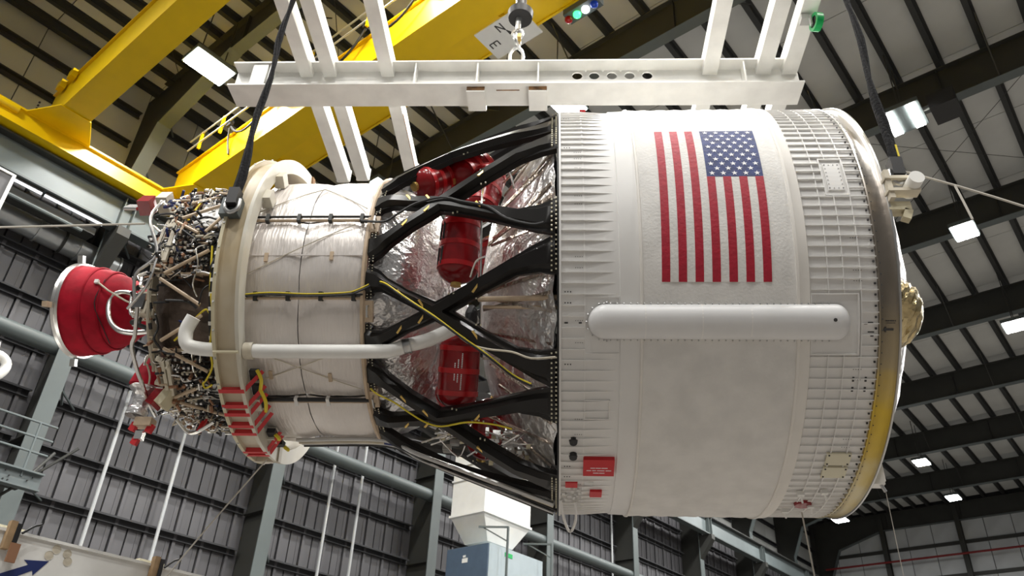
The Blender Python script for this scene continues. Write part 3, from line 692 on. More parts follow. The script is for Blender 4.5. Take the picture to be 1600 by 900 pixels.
# ---- oxygen tank with blankets
LX0, LX1, LR = -3.66, -2.185, 1.685
lox = MB().lathe([(LX0, 1.3), (LX0, LR - 0.06), (LX1, LR - 0.06), (LX1, 1.3)], 96).build('oxygen_tank', 'foil', stage, True)
seams = [-121, -103, -67, -25, 8, 50, 90]
for a, b in zip(seams, seams[1:]):
    for (x0, x1) in ((LX0 + 0.03, -2.965), (-2.955, LX1 - 0.01)):
        m = MB(); nx, npp = 10, max(6, int((b - a) / 2.5)); vs = []; fs = []
        for j in range(npp + 1):
            p = a + 0.5 + (b - a - 1.0) * j / npp
            for i in range(nx + 1):
                ex = min(i, nx - i) / nx * 4; ey = min(j, npp - j) / npp * 4
                puff = 0.035 * min(1, ex) * 1.0 + 0.03 * min(1, ey)
                vs.append(S(x0 + (x1 - x0) * i / nx, p, LR - 0.05 + puff + random.uniform(-0.004, 0.004)))
        for j in range(npp):
            for i in range(nx):
                q = j * (nx + 1) + i; fs.append((q, q + nx + 1, q + nx + 2, q + 1))
        m.add(vs, fs).build('blanket', 'blanket', lox, True)
for p, n in ((8, 4), (-25, 4), (-67, 3)):
    MB().tube([S(LX0 + 0.08, p - 1.2, LR + 0.035), S(LX1 - 0.03, p - 1.2, LR + 0.035)], 0.016, 8).build('batten', 'tan', lox, True)
    MB().tube([S(LX0 + 0.02, p + 0.2, LR + 0.05), S(-3.0, p + 0.35, LR + 0.05), S(LX1 - 0.02, p + 0.2, LR + 0.05)], 0.014 if p > -30 else 0.026, 8, smooth=4).build('cable', 'black', lox, True)
    for i in range(n): MB().patch(LX0 + 0.22 + i * 0.37, LX0 + 0.26 + i * 0.37, p - 2.2, p + 1.2, LR + 0.01, LR + 0.075, 1, 2).build('clamp', 'frame_grey' if p > -30 else 'white_paint', lox)
for p in (-9, -46): MB().patch(LX0 + 0.05, LX1 - 0.05, p - 0.25, p + 0.25, LR + 0.005, LR + 0.02, 6, 1).build('tape_seam', 'blanket', lox)
m = MB()
for (x, p) in ((-3.35, -10), (-2.6, -9.5), (-3.3, -56), (-2.62, -57)): m.patch(x - 0.02, x + 0.02, p - 1.7, p + 1.7, LR + 0.01, LR + 0.035, 1, 2)
m.build('tie_tag', 'tan', lox)['kind'] = 'stuff'
for a, b in (((LX0 + 0.05, -18), (LX1 - 0.2, 5)), ((LX0 + 0.1, -60), (LX1 - 0.1, -44)), ((LX0 + 0.2, -46), (LX1 - 0.1, -62)), ((LX0 + 0.1, 12), (-2.9, 30)), ((-2.9, 30), (LX1 - 0.1, 14))):
    MB().tube([S(a[0] + (b[0] - a[0]) * i / 6, a[1] + (b[1] - a[1]) * i / 6, LR + 0.025) for i in range(7)], 0.006, 5).build('tie_cord', 'cream', lox)
random.seed(9)
MB().lathe([(LX1 - 0.02, LR - 0.03)] + [(LX1 + 0.95 * sin(t * pi / 28), 1.60 * cos(t * pi / 28)) for t in range(0, 15)], 120, jit=0.007).build('dome_foil', 'foil', lox, True, 'crinkled silver foil dome')
MB().lathe([(LX1 - 0.06, LR + 0.03), (LX1 - 0.05, LR + 0.055), (LX1 - 0.02, LR + 0.06), (LX1, LR + 0.03)], 120).build('forward_flange', 'tan', lox, True)
# aft dome of the hydrogen tank under foil
prof = [(-0.08, 2.40), (-0.2, 2.26), (-0.38, 2.02), (-0.55, 1.76), (-0.72, 1.48), (-0.86, 1.2), (-0.95, 0.9), (-1.02, 0.5), (-1.04, 0.01)]
MB().lathe(prof, 110, jit=0.011).build('aft_foil', 'foil', stage, True, 'crumpled silver foil over the tank end')
m = MB()
for i in range(34):
    p = -118 + i * 6.2 + random.uniform(-2, 2); r1 = random.uniform(1.5, 2.0)
    m.beam(S(-0.12, p, 2.38), S(-0.8 + random.uniform(-.1, .1), p + random.uniform(-6, 6), r1 - 0.15), random.uniform(0.02, 0.06), 0.02, S(0, p, 1))
m.build('foil_pleats', 'foil_tan', stage)['kind'] = 'stuff'
MB().lathe([(-0.06, 2.2), (-0.06, 2.52), (-0.04, 2.52)], 120).build('aft_ring', 'black', stage)

# ---- interstage truss: ten X shaped composite panels on the cone
def cone_r(x): return 1.68 + (x + 2.18) / 2.13 * 0.82
def arm(mb, pts, sec_h=0.075):
    # pts (x, dphi, halfwidth) swept with a hat section on the cone
    P = []
    for i in range(len(pts) - 1):
        for k in range(4):
            t = k / 4; P.append(tuple(a + (b - a) * t for a, b in zip(pts[i], pts[i + 1])))
    P.append(pts[-1])
    rings = []
    for i, (x, d, hw) in enumerate(P):
        c = Vector(S(x, d, cone_r(x)))
        a = P[max(0, i - 1)]; b = P[min(len(P) - 1, i + 1)]
        t = (Vector(S(b[0], b[1], cone_r(b[0]))) - Vector(S(a[0], a[1], cone_r(a[0])))).normalized()
        nr = Vector((-0.36, -cos(radians(d)), sin(radians(d)))).normalized()
        s_ = nr.cross(t).normalized(); nr = t.cross(s_).normalized()
        fl = min(1.0, 0.1 / hw)
        hh = sec_h * fl
        rings.append([c + s_ * (q * hw) + nr * z for q, z in ((-1, -0.05), (-1, 0.012), (-0.74, 0.012), (-0.5, 0.012 + hh), (0.5, 0.012 + hh), (0.74, 0.012), (1, 0.012), (1, -0.05))])
    n = 8; vs = [q for r in rings for q in r]; fs = []
    for i in range(len(rings) - 1):
        for k in range(n): fs.append((i * n + k, (i + 1) * n + k, (i + 1) * n + (k + 1) % n, i * n + (k + 1) % n))
    fs.append(tuple(range(n))); fs.append(tuple((len(rings) - 1) * n + k for k in range(n - 1, -1, -1)))
    mb.add(vs, fs)
xm = MB()
for s in (1, -1):
    arm(xm, [(-1.25, -1.2 * s, .09), (-1.38, 0.6 * s, .09), (-1.7, 5.0 * s, .076), (-1.95, 9.4 * s, .085), (-2.08, 11.2 * s, .14), (-2.175, 11.4 * s, .195)])
    arm(xm, [(-1.45, -1.2 * s, .09), (-1.3, 0.8 * s, .095), (-0.85, 7.2 * s, .088), (-0.5, 11.4 * s, .10), (-0.25, 13.0 * s, .155), (-0.06, 13.4 * s, .215)])
xd = xm.data('truss_panel', 'composite', True)
bm_ = MB()
for s in (1, -1):
    for i in range(12):
        d = (9.4 + i * 1.15) * s
        for dx in ((0, 0.045) if i < 8 else ()): bm_.box(S(-0.115 + dx, d + dx * 6, cone_r(-0.11 + dx) + 0.055), (0.016, 0.016, 0.016))
        d = (5.2 + i * 1.12) * s
        for dx in (0, 0.045): bm_.box(S(-2.165 + dx, d, cone_r(-2.165 + dx) + 0.018), (0.012, 0.012, 0.012))
    for (x, d) in ((-1.9, 9.2), (-1.6, 2.6), (-1.2, 5.2), (-0.9, 3.6), (-0.7, 10)): 
        for q in (0, 0.05): bm_.box(S(x + q, d * s, cone_r(x + q) + 0.02), (0.016, 0.016, 0.016))
bd = bm_.data('truss_bolts', 'plate_cream')
kd = MB().box((0, 0, 0), (0.022, 0.02, 0.115)).data('cable_clamp', 'gold')
KP = [(sg_, x, d) for sg_ in (1, -1) for (x, d) in ((-1.75, 5.6), (-1.5, 2.2), (-0.9, 6.2))]
for i in range(10):
    M_ = rotx(-31 + 36.6 * i) if i < 6 else rotx(-31 - 35.8 * (10 - i))
    o = place('truss_panel', xd, stage, M=M_); bdo = place('truss_bolts', bd, o)
    bdo['kind'] = 'stuff'
    if i in (0, 1, 9):
        for sg_, x, d in KP: place('cable_clamp', kd, o, M=Matrix.Translation(S(x, d * sg_, cone_r(x) + 0.09)) @ (rot_at(d * sg_) @ Matrix.Rotation(radians((-35 if x < -1.3 else 35) * sg_), 3, 'Y')).to_4x4())
m = MB()
for i in (0, 1, 9):
    p = -31 + 36 * (i if i < 6 else i - 10)
    MB().patch(-2.19, -2.10, p - 4, p + 4, 1.66, 1.72, 1, 4).build('bracket_plate', 'tan', stage)
    MB().tube([S(-2.15, p - 2, 1.72), S(-2.15, p - 2, 1.78), S(-2.15, p + 2, 1.78), S(-2.15, p + 2, 1.72)], 0.012, 6).build('grab_handle', 'steel', stage)
# cables along the truss
Y1 = [(-3.608, -1.594, -0.747), (-3.26, -1.605, -0.721), (-2.826, -1.599, -0.735), (-2.395, -1.605, -0.721), (-2.253, -1.62, -0.688), (-2.078, -1.65, -0.613), (-1.941, -1.76, -0.693), (-1.785, -1.775, -0.813), (-1.596, -1.784, -0.957), (-1.339, -1.791, -1.141), (-1.057, -1.771, -1.359), (-0.783, -1.745, -1.555), (-0.517, -1.692, -1.758), (-0.32, -1.69, -1.864)]
Y2 = [(-2.15, -0.9, -1.55), (-2.064, -0.889, -1.616), (-1.875, -0.879, -1.704), (-1.694, -0.824, -1.808), (-1.513, -0.784, -1.902), (-1.325, -0.822, -1.964), (-1.022, -1.023, -1.999), (-0.736, -1.131, -2.066), (-0.53, -1.173, -2.134)]
B1 = [(-2.302, -1.752, 0.163), (-2.011, -1.864, 0.065), (-1.862, -1.918, 0.124), (-1.641, -1.996, 0.217), (-1.337, -2.114, 0.207), (-1.104, -2.213, 0.073), (-0.809, -2.326, -0.089), (-0.594, -2.392, -0.298), (-0.323, -2.475, -0.445), (-0.192, -2.524, -0.459)]
W1 = [(-1.2, -1.765, -1.24), (-0.99, -1.734, -1.415), (-0.784, -1.762, -1.505), (-0.515, -1.835, -1.579), (-0.319, -1.861, -1.664), (-0.075, -1.955, -1.699)]
MB().tube([Vector(p) + Vector((0.01, -0.0, -0.025)) for p in Y1], 0.011, 6, smooth=4).build('black_cable', 'black', stage, True)
MB().tube(Y1, 0.0095, 6, smooth=4).build('yellow_cable', 'yellow_cable', stage, True)
MB().tube(Y2, 0.0105, 6, smooth=4).build('yellow_cable', 'yellow_cable', stage, True)
MB().tube(B1, 0.015, 6, smooth=4).build('black_cable', 'black', stage, True)
MB().tube(W1, 0.012, 6, smooth=4).build('white_cable', 'cream', stage, True)
# small feed lines standing inside the truss
for pts in ([S(-0.95, 30, 1.75), S(-0.92, 14, 1.9), S(-0.9, -8, 1.8), S(-0.9, -45, 1.8)], [S(-0.8, 38, 1.9), S(-0.62, 26, 1.95), S(-0.55, 12, 2.05)], [S(-1.0, 34, 1.9), S(-0.7, 38, 1.95), S(-0.4, 42, 2.1)], [S(-1.02, -18, 1.7), S(-0.95, -13, 1.8), S(-0.85, -12, 1.85)]):
    MB().tube(pts, 0.013, 6, smooth=5).build('feed_line', 'bright_metal', stage, True)
MB().tube([S(-0.9, -27, 1.9), S(-0.05, -27.5, 2.35)], 0.03, 8).build('feed_line', 'tan', stage, True); MB().tube([S(-0.85, -29.5, 1.9), S(-0.05, -30, 2.35)], 0.02, 8).build('feed_line', 'tan', stage, True)
blob(S(-1.0, -33, 1.72), 0.07, 0.1, 0.15, 0.05).build('black_boot', 'black', stage)
# tubes along the underside
for ph0, r_, mm, dr in ((-91, 0.026, 'steel', 0.1), (-95, 0.024, 'cream', 0.06), (-99, 0.014, 'steel', 0.1), (-102, 0.03, 'black', 0.08)):
    pts = [S(LX0 + 0.4, ph0 - 5, LR + 0.06), S(LX1, ph0 - 4, LR + 0.06), S(-1.7, ph0, cone_r(-1.7) + dr), S(-0.9, ph0 + 2, cone_r(-0.9) + dr), S(-0.1, ph0 + 3, cone_r(-0.1) + dr)]
    MB().tube(pts, r_, 8, smooth=5).build('underside_line', mm, stage, True)
MB().tube([S(LX1 + 0.02, -97, LR + 0.06), S(LX1 + 0.25, -96.5, LR + 0.1)], 0.04, 8).build('line_sleeve', 'navy', stage, True)
random.seed(21)
m = MB(); m2 = MB(); m3 = MB()
for i in range(90):
    x = random.uniform(-1.5, -0.25); p = random.uniform(-92, -74); r_ = cone_r(x) - random.uniform(0.08, 0.4)
    if i % 3 == 0: m.box(S(x, p, r_), [random.uniform(0.03, 0.11) for _ in range(3)], rot_at(p))
    elif i % 3 == 1: m2.tube([S(x, p, r_), S(x + random.uniform(-.2, .2), p + random.uniform(-6, 6), r_ + random.uniform(-.1, .1)), S(x + random.uniform(-.3, .3), p + random.uniform(-8, 8), r_)], 0.011, 5, smooth=3)
    else: m3.box(S(x, p, r_), (0.05, 0.04, 0.04), rot_at(random.uniform(0, 90)))
m.build('valve_blocks', 'steel', stage)['kind'] = 'stuff'; m2.build('fine_plumbing', 'bright_metal', stage)['kind'] = 'stuff'; m3.build('valve_connectors', 'primer', stage)['kind'] = 'stuff'
MB().box(S(-0.62, -84, 2.0), (0.14, 0.16, 0.14), rot_at(-80)).build('white_unit', 'white_paint', stage)
# ---- helium bottles in red covers
def bottle(center, axis, dia, ln, tags=True, lab=None):
    axis = Vector(axis).normalized(); xax = Vector((1, 0, 0)); xax = (xax - axis * xax.dot(axis)).normalized(); yax = axis.cross(xax)
    M_ = Matrix((axis, xax, yax)).transposed().to_4x4(); M_.translation = center
    R = dia / 2; c = ln / 2 - R * 0.8
    prof = [(-ln / 2, 0.001)] + [(-c - R * 0.8 * cos(t * pi / 14), R * sin(t * pi / 14)) for t in range(1, 8)] + [(c + R * 0.8 * sin(t * pi / 14), R * cos(t * pi / 14)) for t in range(0, 7)] + [(ln / 2, 0.001)]
    e = bpy.data.objects.new('helium_bottle', MB().lathe(prof, 32, M=None).data('helium_bottle', 'red_bottle', True)); COL.objects.link(e); e.parent = stage; e.matrix_local = M_
    if lab: e['label'] = lab
    for x in (-c * 0.98, 0, c * 0.98): MB().lathe([(x - 0.03, R), (x - 0.028, R + 0.006), (x + 0.028, R + 0.006), (x + 0.03, R)], 32).build('band', 'red_band', e, True)
    for s in (-1, 1):
        MB().lathe([(s * (ln / 2 - 0.01), 0.06), (s * (ln / 2 + 0.03), 0.06), (s * (ln / 2 + 0.035), 0.0)], 14).build('end_fitting', 'gold', e)
    return e, R, c
def tang(p): a = radians(p); return (0, sin(a), cos(a))
e, R, c = bottle(S(-1.17, -3.3, 1.58), (0.06, -0.25, 0.95), 0.46, 0.88, lab='red covered bottle with dark slots')
m = MB()
for xx in (0.14, -0.16):
    for a in (-48, -66): 
        q = radians(a); m.box((xx, R * sin(q) * 1.004, R * cos(q) * 1.004) if False else (xx, R * 1.004 * sin(q), -R * 1.004 * cos(q)), (0.2, 0.022, 0.022))
m.build('slot', 'black', e)
e, R, c = bottle(S(-1.17, -56, 1.58), (0.06, -0.45, 0.85), 0.46, 0.88, lab='red covered bottle with white lettering')
m = MB()
for k_, (a, spans) in enumerate(((14, ((-0.2, -0.02), (0.03, 0.2))), (4, ((-0.12, -0.03), (0.0, 0.13))), (-5, ((-0.1, -0.03), (0.0, 0.09))))):
    q = radians(a)
    for s0, s1 in spans:
        x = s0
        while x < s1:
            m.box((x, R * 1.003 * sin(q), -R * 1.003 * cos(q)), (0.014, 0.012, 0.004), Matrix.Rotation(q, 3, 'X')); x += 0.02
m.build('lettering', 'star', e)
bottle(S(-1.60, 40.3, 1.72), (0.55, 0.4, 0.55), 0.42, 0.62)
bottle(S(-1.16, 50, 1.80), (0.5, 0.35, 0.6), 0.5, 0.72)
bottle(S(-0.95, 34, 1.62), (0.15, 0.1, 0.9), 0.42, 0.85)
bottle((-0.86, -0.55, 0.36), (0.0, -0.3, 0.9), 0.42, 0.8)
bottle((-0.92, 0.35, -1.5), (0.2, -0.6, 0.6), 0.42, 0.8)
bottle(S(-1.3, -88, 1.35), (0.0, 1, -0.2), 0.42, 0.8)

# ---- white feed pipe along the oxygen tank
PIPE = [(-4.118, -1.453, -0.95), (-4.187, -1.40, -1.10), (-4.15, -1.36, -1.25), (-4.0, -1.33, -1.285), (-3.8, -1.325, -1.295), (-3.552, -1.322, -1.30), (-3.232, -1.322, -1.308), (-2.659, -1.322, -1.308), (-2.02, -1.324, -1.306), (-1.85, -1.336, -1.294), (-1.685, -1.345, -1.24), (-1.398, -1.335, -1.132), (-0.937, -1.40, -0.90)]
fp = MB().tube(PIPE, 0.078, 16, smooth=5).build('feed_pipe', 'steel_white', stage, True, 'white insulated feed pipe')
for x0, x1 in ((-3.50, -3.40), (-1.80, -1.74)):
    if x0 < -3: MB().lathe([(x0, 0.08), (x0, 0.095), (x1, 0.095), (x1, 0.08)], 18, M=Matrix.Translation((0, -1.322, -1.304))).build('pipe_collar', 'cream', fp, True)
MB().lathe([(-0.04, 0.08), (-0.04, 0.09), (-0.025, 0.083), (0.025, 0.083), (0.04, 0.09), (0.04, 0.08)], 18, M=Matrix.Translation((-1.70, -1.343, -1.25)) @ Matrix.Rotation(radians(-16), 4, 'Y')).build('pipe_collar', 'steel', fp, True)

# ---- engine section
random.seed(33)
MB().lathe([(-3.82, 1.0), (-3.82, 1.42), (-4.2, 1.38), (-4.6, 1.32), (-4.82, 1.22), (-4.9, 0.9), (-4.92, 0.3)], 90, jit=0.012).build('engine_shroud', 'shroud', stage, False, 'brown crumpled foil engine shroud')
MB().lathe([(-4.80, 1.30), (-4.80, 1.44), (-4.77, 1.44), (-4.77, 1.30)], 90).build('equipment_ring', 'cream', stage)
STR = [((-4.557, -1.533, 0.382), (-4.153, -1.434, 0.663)), ((-4.596, -1.549, 0.312), (-4.282, -1.575, 0.129)), ((-4.203, -1.573, 0.149), (-4.064, -1.518, 0.438)), ((-4.568, -1.526, -0.409), (-4.091, -1.575, -0.121)), ((-4.612, -1.509, -0.47), (-4.122, -1.391, -0.749)), ((-4.602, -1.558, -0.261), (-4.589, -1.561, 0.244)), ((-4.687, -1.562, 0.236), (-4.593, -1.559, 0.255)), ((-4.589, -1.15, -1.084), (-4.098, -1.328, -0.856)), ((-4.569, -1.086, -1.148), (-4.087, -0.854, -1.33)), ((-4.579, -0.507, -1.497), (-4.276, -0.643, -1.443)), ((-4.544, -0.422, -1.523), (-4.07, -0.168, -1.571)), ((-4.637, -1.009, 1.216), (-4.227, -1.228, 0.994)), ((-4.564, -1.416, 0.7), (-4.283, -1.305, 0.89)), ((-4.537, -0.973, -1.245), (-4.581, -0.548, -1.482)), ((-4.67, -0.99, -1.231), (-4.598, -0.973, -1.245)), ((-4.598, -0.973, -1.245), (-4.636, -0.548, -1.482))]
for i, (a, b) in enumerate(STR):
    if i in (5, 6, 13, 14, 15): MB().beam(a, b, 0.04, 0.05).build('bracket', 'cream', stage)
    else: MB().tube([a, b], 0.021, 8).build('strut', 'tan', stage, True)
MB().patch(-4.45, -4.02, 12, 34, 1.46, 1.50, 3, 6).build('access_panel', 'white_paint', stage, label='white panel')
MB().patch(-4.30, -4.0, -78, -66, 1.46, 1.50, 3, 6).build('access_panel', 'white_paint', stage)
MB().patch(-4.28, -4.02, -82, -78, 1.46, 1.5, 3, 3).build('access_panel', 'navy', stage)
def tang0(p): a = radians(p); return (0, sin(a), cos(a))
# avionics boxes round the shelf
cols = ['steel', 'cream', 'black', 'white_paint', 'steel', 'tan', 'composite']
BOX = []
for i in range(74):
    p = random.uniform(-112, 66); x = random.uniform(-4.74, -3.95)
    if -52 < p < -14 and x > -4.68: continue
    sz = (random.uniform(0.04, 0.12), random.uniform(0.06, 0.12), random.uniform(0.04, 0.12))
    MB().box(S(x, p, 1.40 + random.uniform(0, 0.1)), sz, rot_at(p) @ Matrix.Rotation(random.uniform(-.5, .5), 3, 'Y')).build('avionics_box', random.choice(cols), stage)
# connectors and valves (too small to tell apart)
for nm, mm, n_, sr in (('connectors', 'bright_metal', 190, 0.017), ('dark_connectors', 'black', 240, 0.02), ('valves', 'cream', 130, 0.018), ('small_fittings', 'tan', 90, 0.018), ('brown_fittings', 'leather', 200, 0.024)):
    m = MB()
    for i in range(n_):
        p = random.uniform(-116, 70); x = random.triangular(-4.85, -3.9, -4.6); r_ = random.uniform(1.4, 1.62) - max(0, -4.7 - x)
        if -48 < p < -18 and -4.72 < x or (8 < p < 36 and x > -4.48): continue
        tg = Vector(tang0(p)); d = random.choice((Vector((1, 0, 0)), Vector((1, 0, 0)), tg, tg, Vector(S(0, p, 1)))) + Vector((random.uniform(-1, 1), random.uniform(-1, 1), random.uniform(-1, 1))) * 0.25
        d = d.normalized() * random.uniform(0.02, 0.06)
        q = Vector(S(x, p, r_)); m.tube([q - d, q + d], random.uniform(0.4, 1) * sr, 6)
    m.build(nm, mm, stage)['kind'] = 'stuff'
# connector rows on brackets, with their cables running forward to the ring harness
rows_ = MB(); rowc = MB(); roww = MB(); rowt = MB()
for (p0, p1, xs_) in ((-10, 8, (-4.52, -4.36, -4.2)), (-88, -52, (-4.55, -4.4, -4.26)), (-108, -90, (-4.5, -4.35)), (36, 60, (-4.6, -4.4, -4.2)), (-18, 30, (-4.68,))):
    p = p0
    while p < p1:
        for j, x in enumerate(xs_):
            a_ = x + random.uniform(-.03, .03); r_ = 1.50 + 0.05 * (j % 2)
            (rows_ if random.random() < .55 else roww).tube([S(a_, p, r_), S(a_ + 0.085, p, r_)], 0.019, 8)
            rowt.tube([S(a_ + 0.03, p, r_), S(a_ + 0.055, p, r_)], 0.024, 8)
            rowc.tube([S(a_ + 0.08, p, r_), S(a_ + 0.16, p + random.uniform(-1, 1), r_ + 0.02), S(a_ + 0.24, p + random.uniform(-4, 4), r_ - 0.01), S(min(-3.95, a_ + 0.42), p + random.uniform(-8, 8), 1.5)], 0.0085, 5, smooth=3)
        p += 2.9
rows_.build('connector_rows', 'bright_metal', stage, True)['kind'] = 'stuff'; roww.build('connector_rows', 'cream', stage, True)['kind'] = 'stuff'
rowt.build('connector_collars', 'black', stage, True)['kind'] = 'stuff'; rowc.build('connector_cables', 'black', stage, True)['kind'] = 'stuff'
for (p0, p1, x) in ((-12, 10, -4.56), (-90, -52, -4.6), (34, 60, -4.64), (-56, 34, -4.77)):
    MB().tube([S(x, p0 + (p1 - p0) * i / 8, 1.5) for i in range(9)], 0.02, 6).build('bracket', 'cream', stage, True)
for p in (-14, 12, -49, -92, 33):
    MB().beam(S(-4.75, p, 1.47), S(-3.95, p, 1.47), 0.03, 0.05, S(0, p, 1)).build('bracket', 'tan', stage)
# harness: bundles running round and along the shelf
def bundle(n_, mm, nm, rad, spread=20):
    m = MB()
    for i in range(n_):
        p = random.uniform(-112, 66); x = random.uniform(-4.8, -3.95); pts = []
        if i % 2: dp = random.uniform(-spread, spread); dx = random.uniform(-0.06, 0.06)
        else: dp = random.uniform(-3, 3); dx = random.uniform(-0.6, 0.6)
        if -46 < p < -18 and i % 4: continue
        for k in range(5):
            t = k / 4; pts.append(S(min(-3.9, max(-4.9, x + dx * t + random.uniform(-.06, .06))), p + dp * t + random.uniform(-2, 2), 1.52 + random.uniform(-0.06, 0.1)))
        m.tube(pts, rad * random.uniform(0.7, 1.3), 6, smooth=4)
    m.build(nm, mm, stage, True)['kind'] = 'stuff'
bundle(44, 'black', 'black_harness', 0.013); bundle(40, 'bright_metal', 'braided_lines', 0.009, 26); bundle(22, 'cream', 'white_harness', 0.010); bundle(8, 'navy', 'blue_harness', 0.012)
EY = [[(-4.01, -1.475, -0.62), (-3.992, -1.357, -0.848), (-4.053, -1.394, -0.785), (-4.163, -1.349, -0.86), (-4.277, -1.274, -0.967), (-4.435, -1.18, -1.081)], [(-3.987, -1.518, -0.647), (-3.956, -1.36, -0.935), (-4.001, -1.173, -1.161), (-3.999, -0.998, -1.314), (-4.088, -0.86, -1.408), (-4.147, -0.8, -1.443), (-4.131, -0.744, -1.473), (-4.045, -0.785, -1.451)], [(-4.076, -1.619, -0.054), (-4.03, -1.575, -0.381), (-4.008, -1.491, -0.633), (-3.976, -1.335, -0.918), (-4.0, -1.146, -1.146)], [S(-4.5, 36, 1.56), S(-4.48, 28, 1.6), S(-4.5, 22, 1.58)]]
for q in EY: MB().tube([Vector(p) * 1.0 + Vector((0, -0.05 * -p[1] / 1.5 * -1, 0)) for p in q], 0.012, 6, smooth=5).build('yellow_cable', 'yellow_cable', stage, True)
dh = MB().tube([S(-3.99, a, 1.57) for a in range(28, -92, -4)], 0.032, 8).build('ring_harness', 'black', stage, True)
for a in range(24, -90, -6): MB().lathe([(-0.022, 0.036), (0.022, 0.036)], 8, M=Matrix.Translation(S(-3.99, a, 1.57)) @ rotx(a) @ Matrix.Rotation(pi / 2, 4, 'Y')).build('harness_tie', 'white_paint', dh)
for q, rr in (([(-4.705, -1.35, -0.761), (-4.733, -1.182, -1.003), (-4.785, -1.079, -1.113), (-4.771, -0.862, -1.288), (-4.755, -0.667, -1.399), (-4.779, -0.422, -1.491), (-4.796, -0.162, -1.542)], 0.024),
              ([(-4.556, -0.1, -1.56), (-4.45, 0.05, -1.66), (-4.3, 0.0, -1.66), (-4.1, -0.1, -1.58)], 0.022), ([S(-4.9, 40, 1.5), S(-4.82, 15, 1.52), S(-4.74, -5, 1.52), S(-4.78, -15, 1.5), S(-4.76, -27, 1.5)], 0.02), ([S(-4.7, -8, 1.56), S(-4.74, -20, 1.6), S(-4.84, -30, 1.5)], 0.018)):
    MB().tube([Vector(p) * 1.03 if abs(p[1]) < 1.5 else p for p in q], rr, 8, smooth=5).build('steel_line', 'bright_metal', stage, True)
# nozzle in red cover
NX = -5.62
nz_ = MB().lathe([(-5.3, 0.28), (-5.55, 0.30), (-5.75, 0.40), (-5.78, 0.44), (-5.95, 0.50), (-5.98, 0.53), (-6.15, 0.565), (-6.17, 0.58), (-6.33, 0.60), (-6.42, 0.612), (-6.42, 0.56)], 64, jit=0.004).build('engine_nozzle', 'red_cover', stage, True, 'engine nozzle under a red fabric cover')
MB().lathe([(-6.41, 0.60), (-6.405, 0.638), (-6.44, 0.645), (-6.46, 0.63), (-6.49, 0.645), (-6.51, 0.63), (-6.50, 0.56), (-6.45, 0.3), (-6.44, 0.001)], 64).build('nozzle_rim', 'bright_metal', nz_, True)
for p in (-24, 62, -112, 150):
    MB().box(S(-6.5, p, 0.70), (0.07, 0.1, 0.07), rot_at(p)).build('rim_bracket', 'tan' if p == -24 else 'steel', nz_)
for x, r_ in ((-5.96, 0.517), (-6.16, 0.576)):
    MB().lathe([(x - 0.012, r_), (x, r_ + 0.014), (x + 0.012, r_)], 64).build('cover_seam', 'red_cover', nz_, True)
MB().tube([S(-6.02, 12, 0.56), S(-5.85, 0, 0.52), S(-5.62, -14, 0.45), S(-5.5, -20, 0.42)], 0.012, 6).build('cord', 'cream', nz_, True)
MB().box(S(-6.02, 12, 0.56), (0.05, 0.04, 0.05)).build('tie_button', 'white_paint', nz_)
MB().tube([S(-5.95, 20, 0.53), S(-5.98, -20, 0.54), S(-5.9, -60, 0.5), S(-5.92, -90, 0.5)], 0.006, 5, smooth=4).build('cord', 'black', nz_, True)
for q, rr in (([(-5.25, -0.42, -0.05), (-5.497, -0.42, -0.02), (-5.675, -0.42, 0.03), (-5.80, -0.42, 0.0), (-5.84, -0.42, -0.152), (-5.757, -0.42, -0.38), (-5.599, -0.42, -0.53), (-5.407, -0.42, -0.57), (-5.2, -0.42, -0.55)], 0.036), ([(-5.35, -0.4, 0.12), (-5.55, -0.42, 0.06), (-5.56, -0.42, -0.11), (-5.5, -0.42, -0.3), (-5.35, -0.42, -0.36)], 0.022)):
    MB().tube(q, rr, 10, smooth=5).build('coolant_tube', 'bright_metal', stage, True)
m = MB().lathe([(-4.9, 0.75), (-5.0, 0.55), (-5.2, 0.42), (-5.35, 0.34)], 40, jit=0.02); m.build('engine_mount', 'shroud', stage)
MB().box((-5.08, -0.86, -0.45), (0.16, 0.2, 0.3)).build('valve_bracket', 'cream', stage); MB().box((-5.1, -0.9, -0.45), (0.14, 0.2, 0.2)).build('valve_block', 'black', stage)
m = MB(); m2 = MB()
for i in range(70):
    a = Vector((random.uniform(-5.3, -4.9), random.uniform(-1.0, -0.5), random.uniform(-0.75, 0.7))); d = Vector((random.uniform(-1, 1), random.uniform(-1, 1), random.uniform(-1, 1))).normalized() * random.uniform(0.03, 0.1)
    (m if i % 2 else m2).tube([a - d, a + d], random.uniform(0.012, 0.035), 6)
m.build('engine_fittings', 'bright_metal', stage)['kind'] = 'stuff'; m2.build('engine_wiring', 'black', stage)['kind'] = 'stuff'
# small thruster under a red hood
hd = MB().lathe([(0.30, 0.02), (0.28, 0.1), (0.15, 0.16), (-0.02, 0.185), (-0.14, 0.19), (-0.15, 0.15)], 24, jit=0.01, M=Matrix.Translation((-4.98, -0.45, -1.22)) @ Matrix.Rotation(radians(-78), 4, 'Y')).build('thruster_hood', 'red_cover', stage, True, 'small red hood over a thruster')
MB().lathe([(-0.05, 0.16), (0.0, 0.19), (0.03, 0.15), (0.1, 0.10), (0.22, 0.09), (0.26, 0.12), (0.34, 0.12)], 24, jit=0.012, M=Matrix.Translation((-4.99, -0.45, -1.38)) @ Matrix.Rotation(radians(95), 4, 'Y')).build('thruster_nozzle', 'foil', hd, False)
MB().box((-4.78, -0.5, -1.5), (0.10, 0.2, 0.24), Matrix.Rotation(0.5, 3, 'Y')).build('thruster_block', 'red_bottle', hd); MB().box((-4.66, -0.52, -1.52), (0.10, 0.22, 0.22), Matrix.Rotation(0.5, 3, 'Y')).build('thruster_block', 'primer', hd)
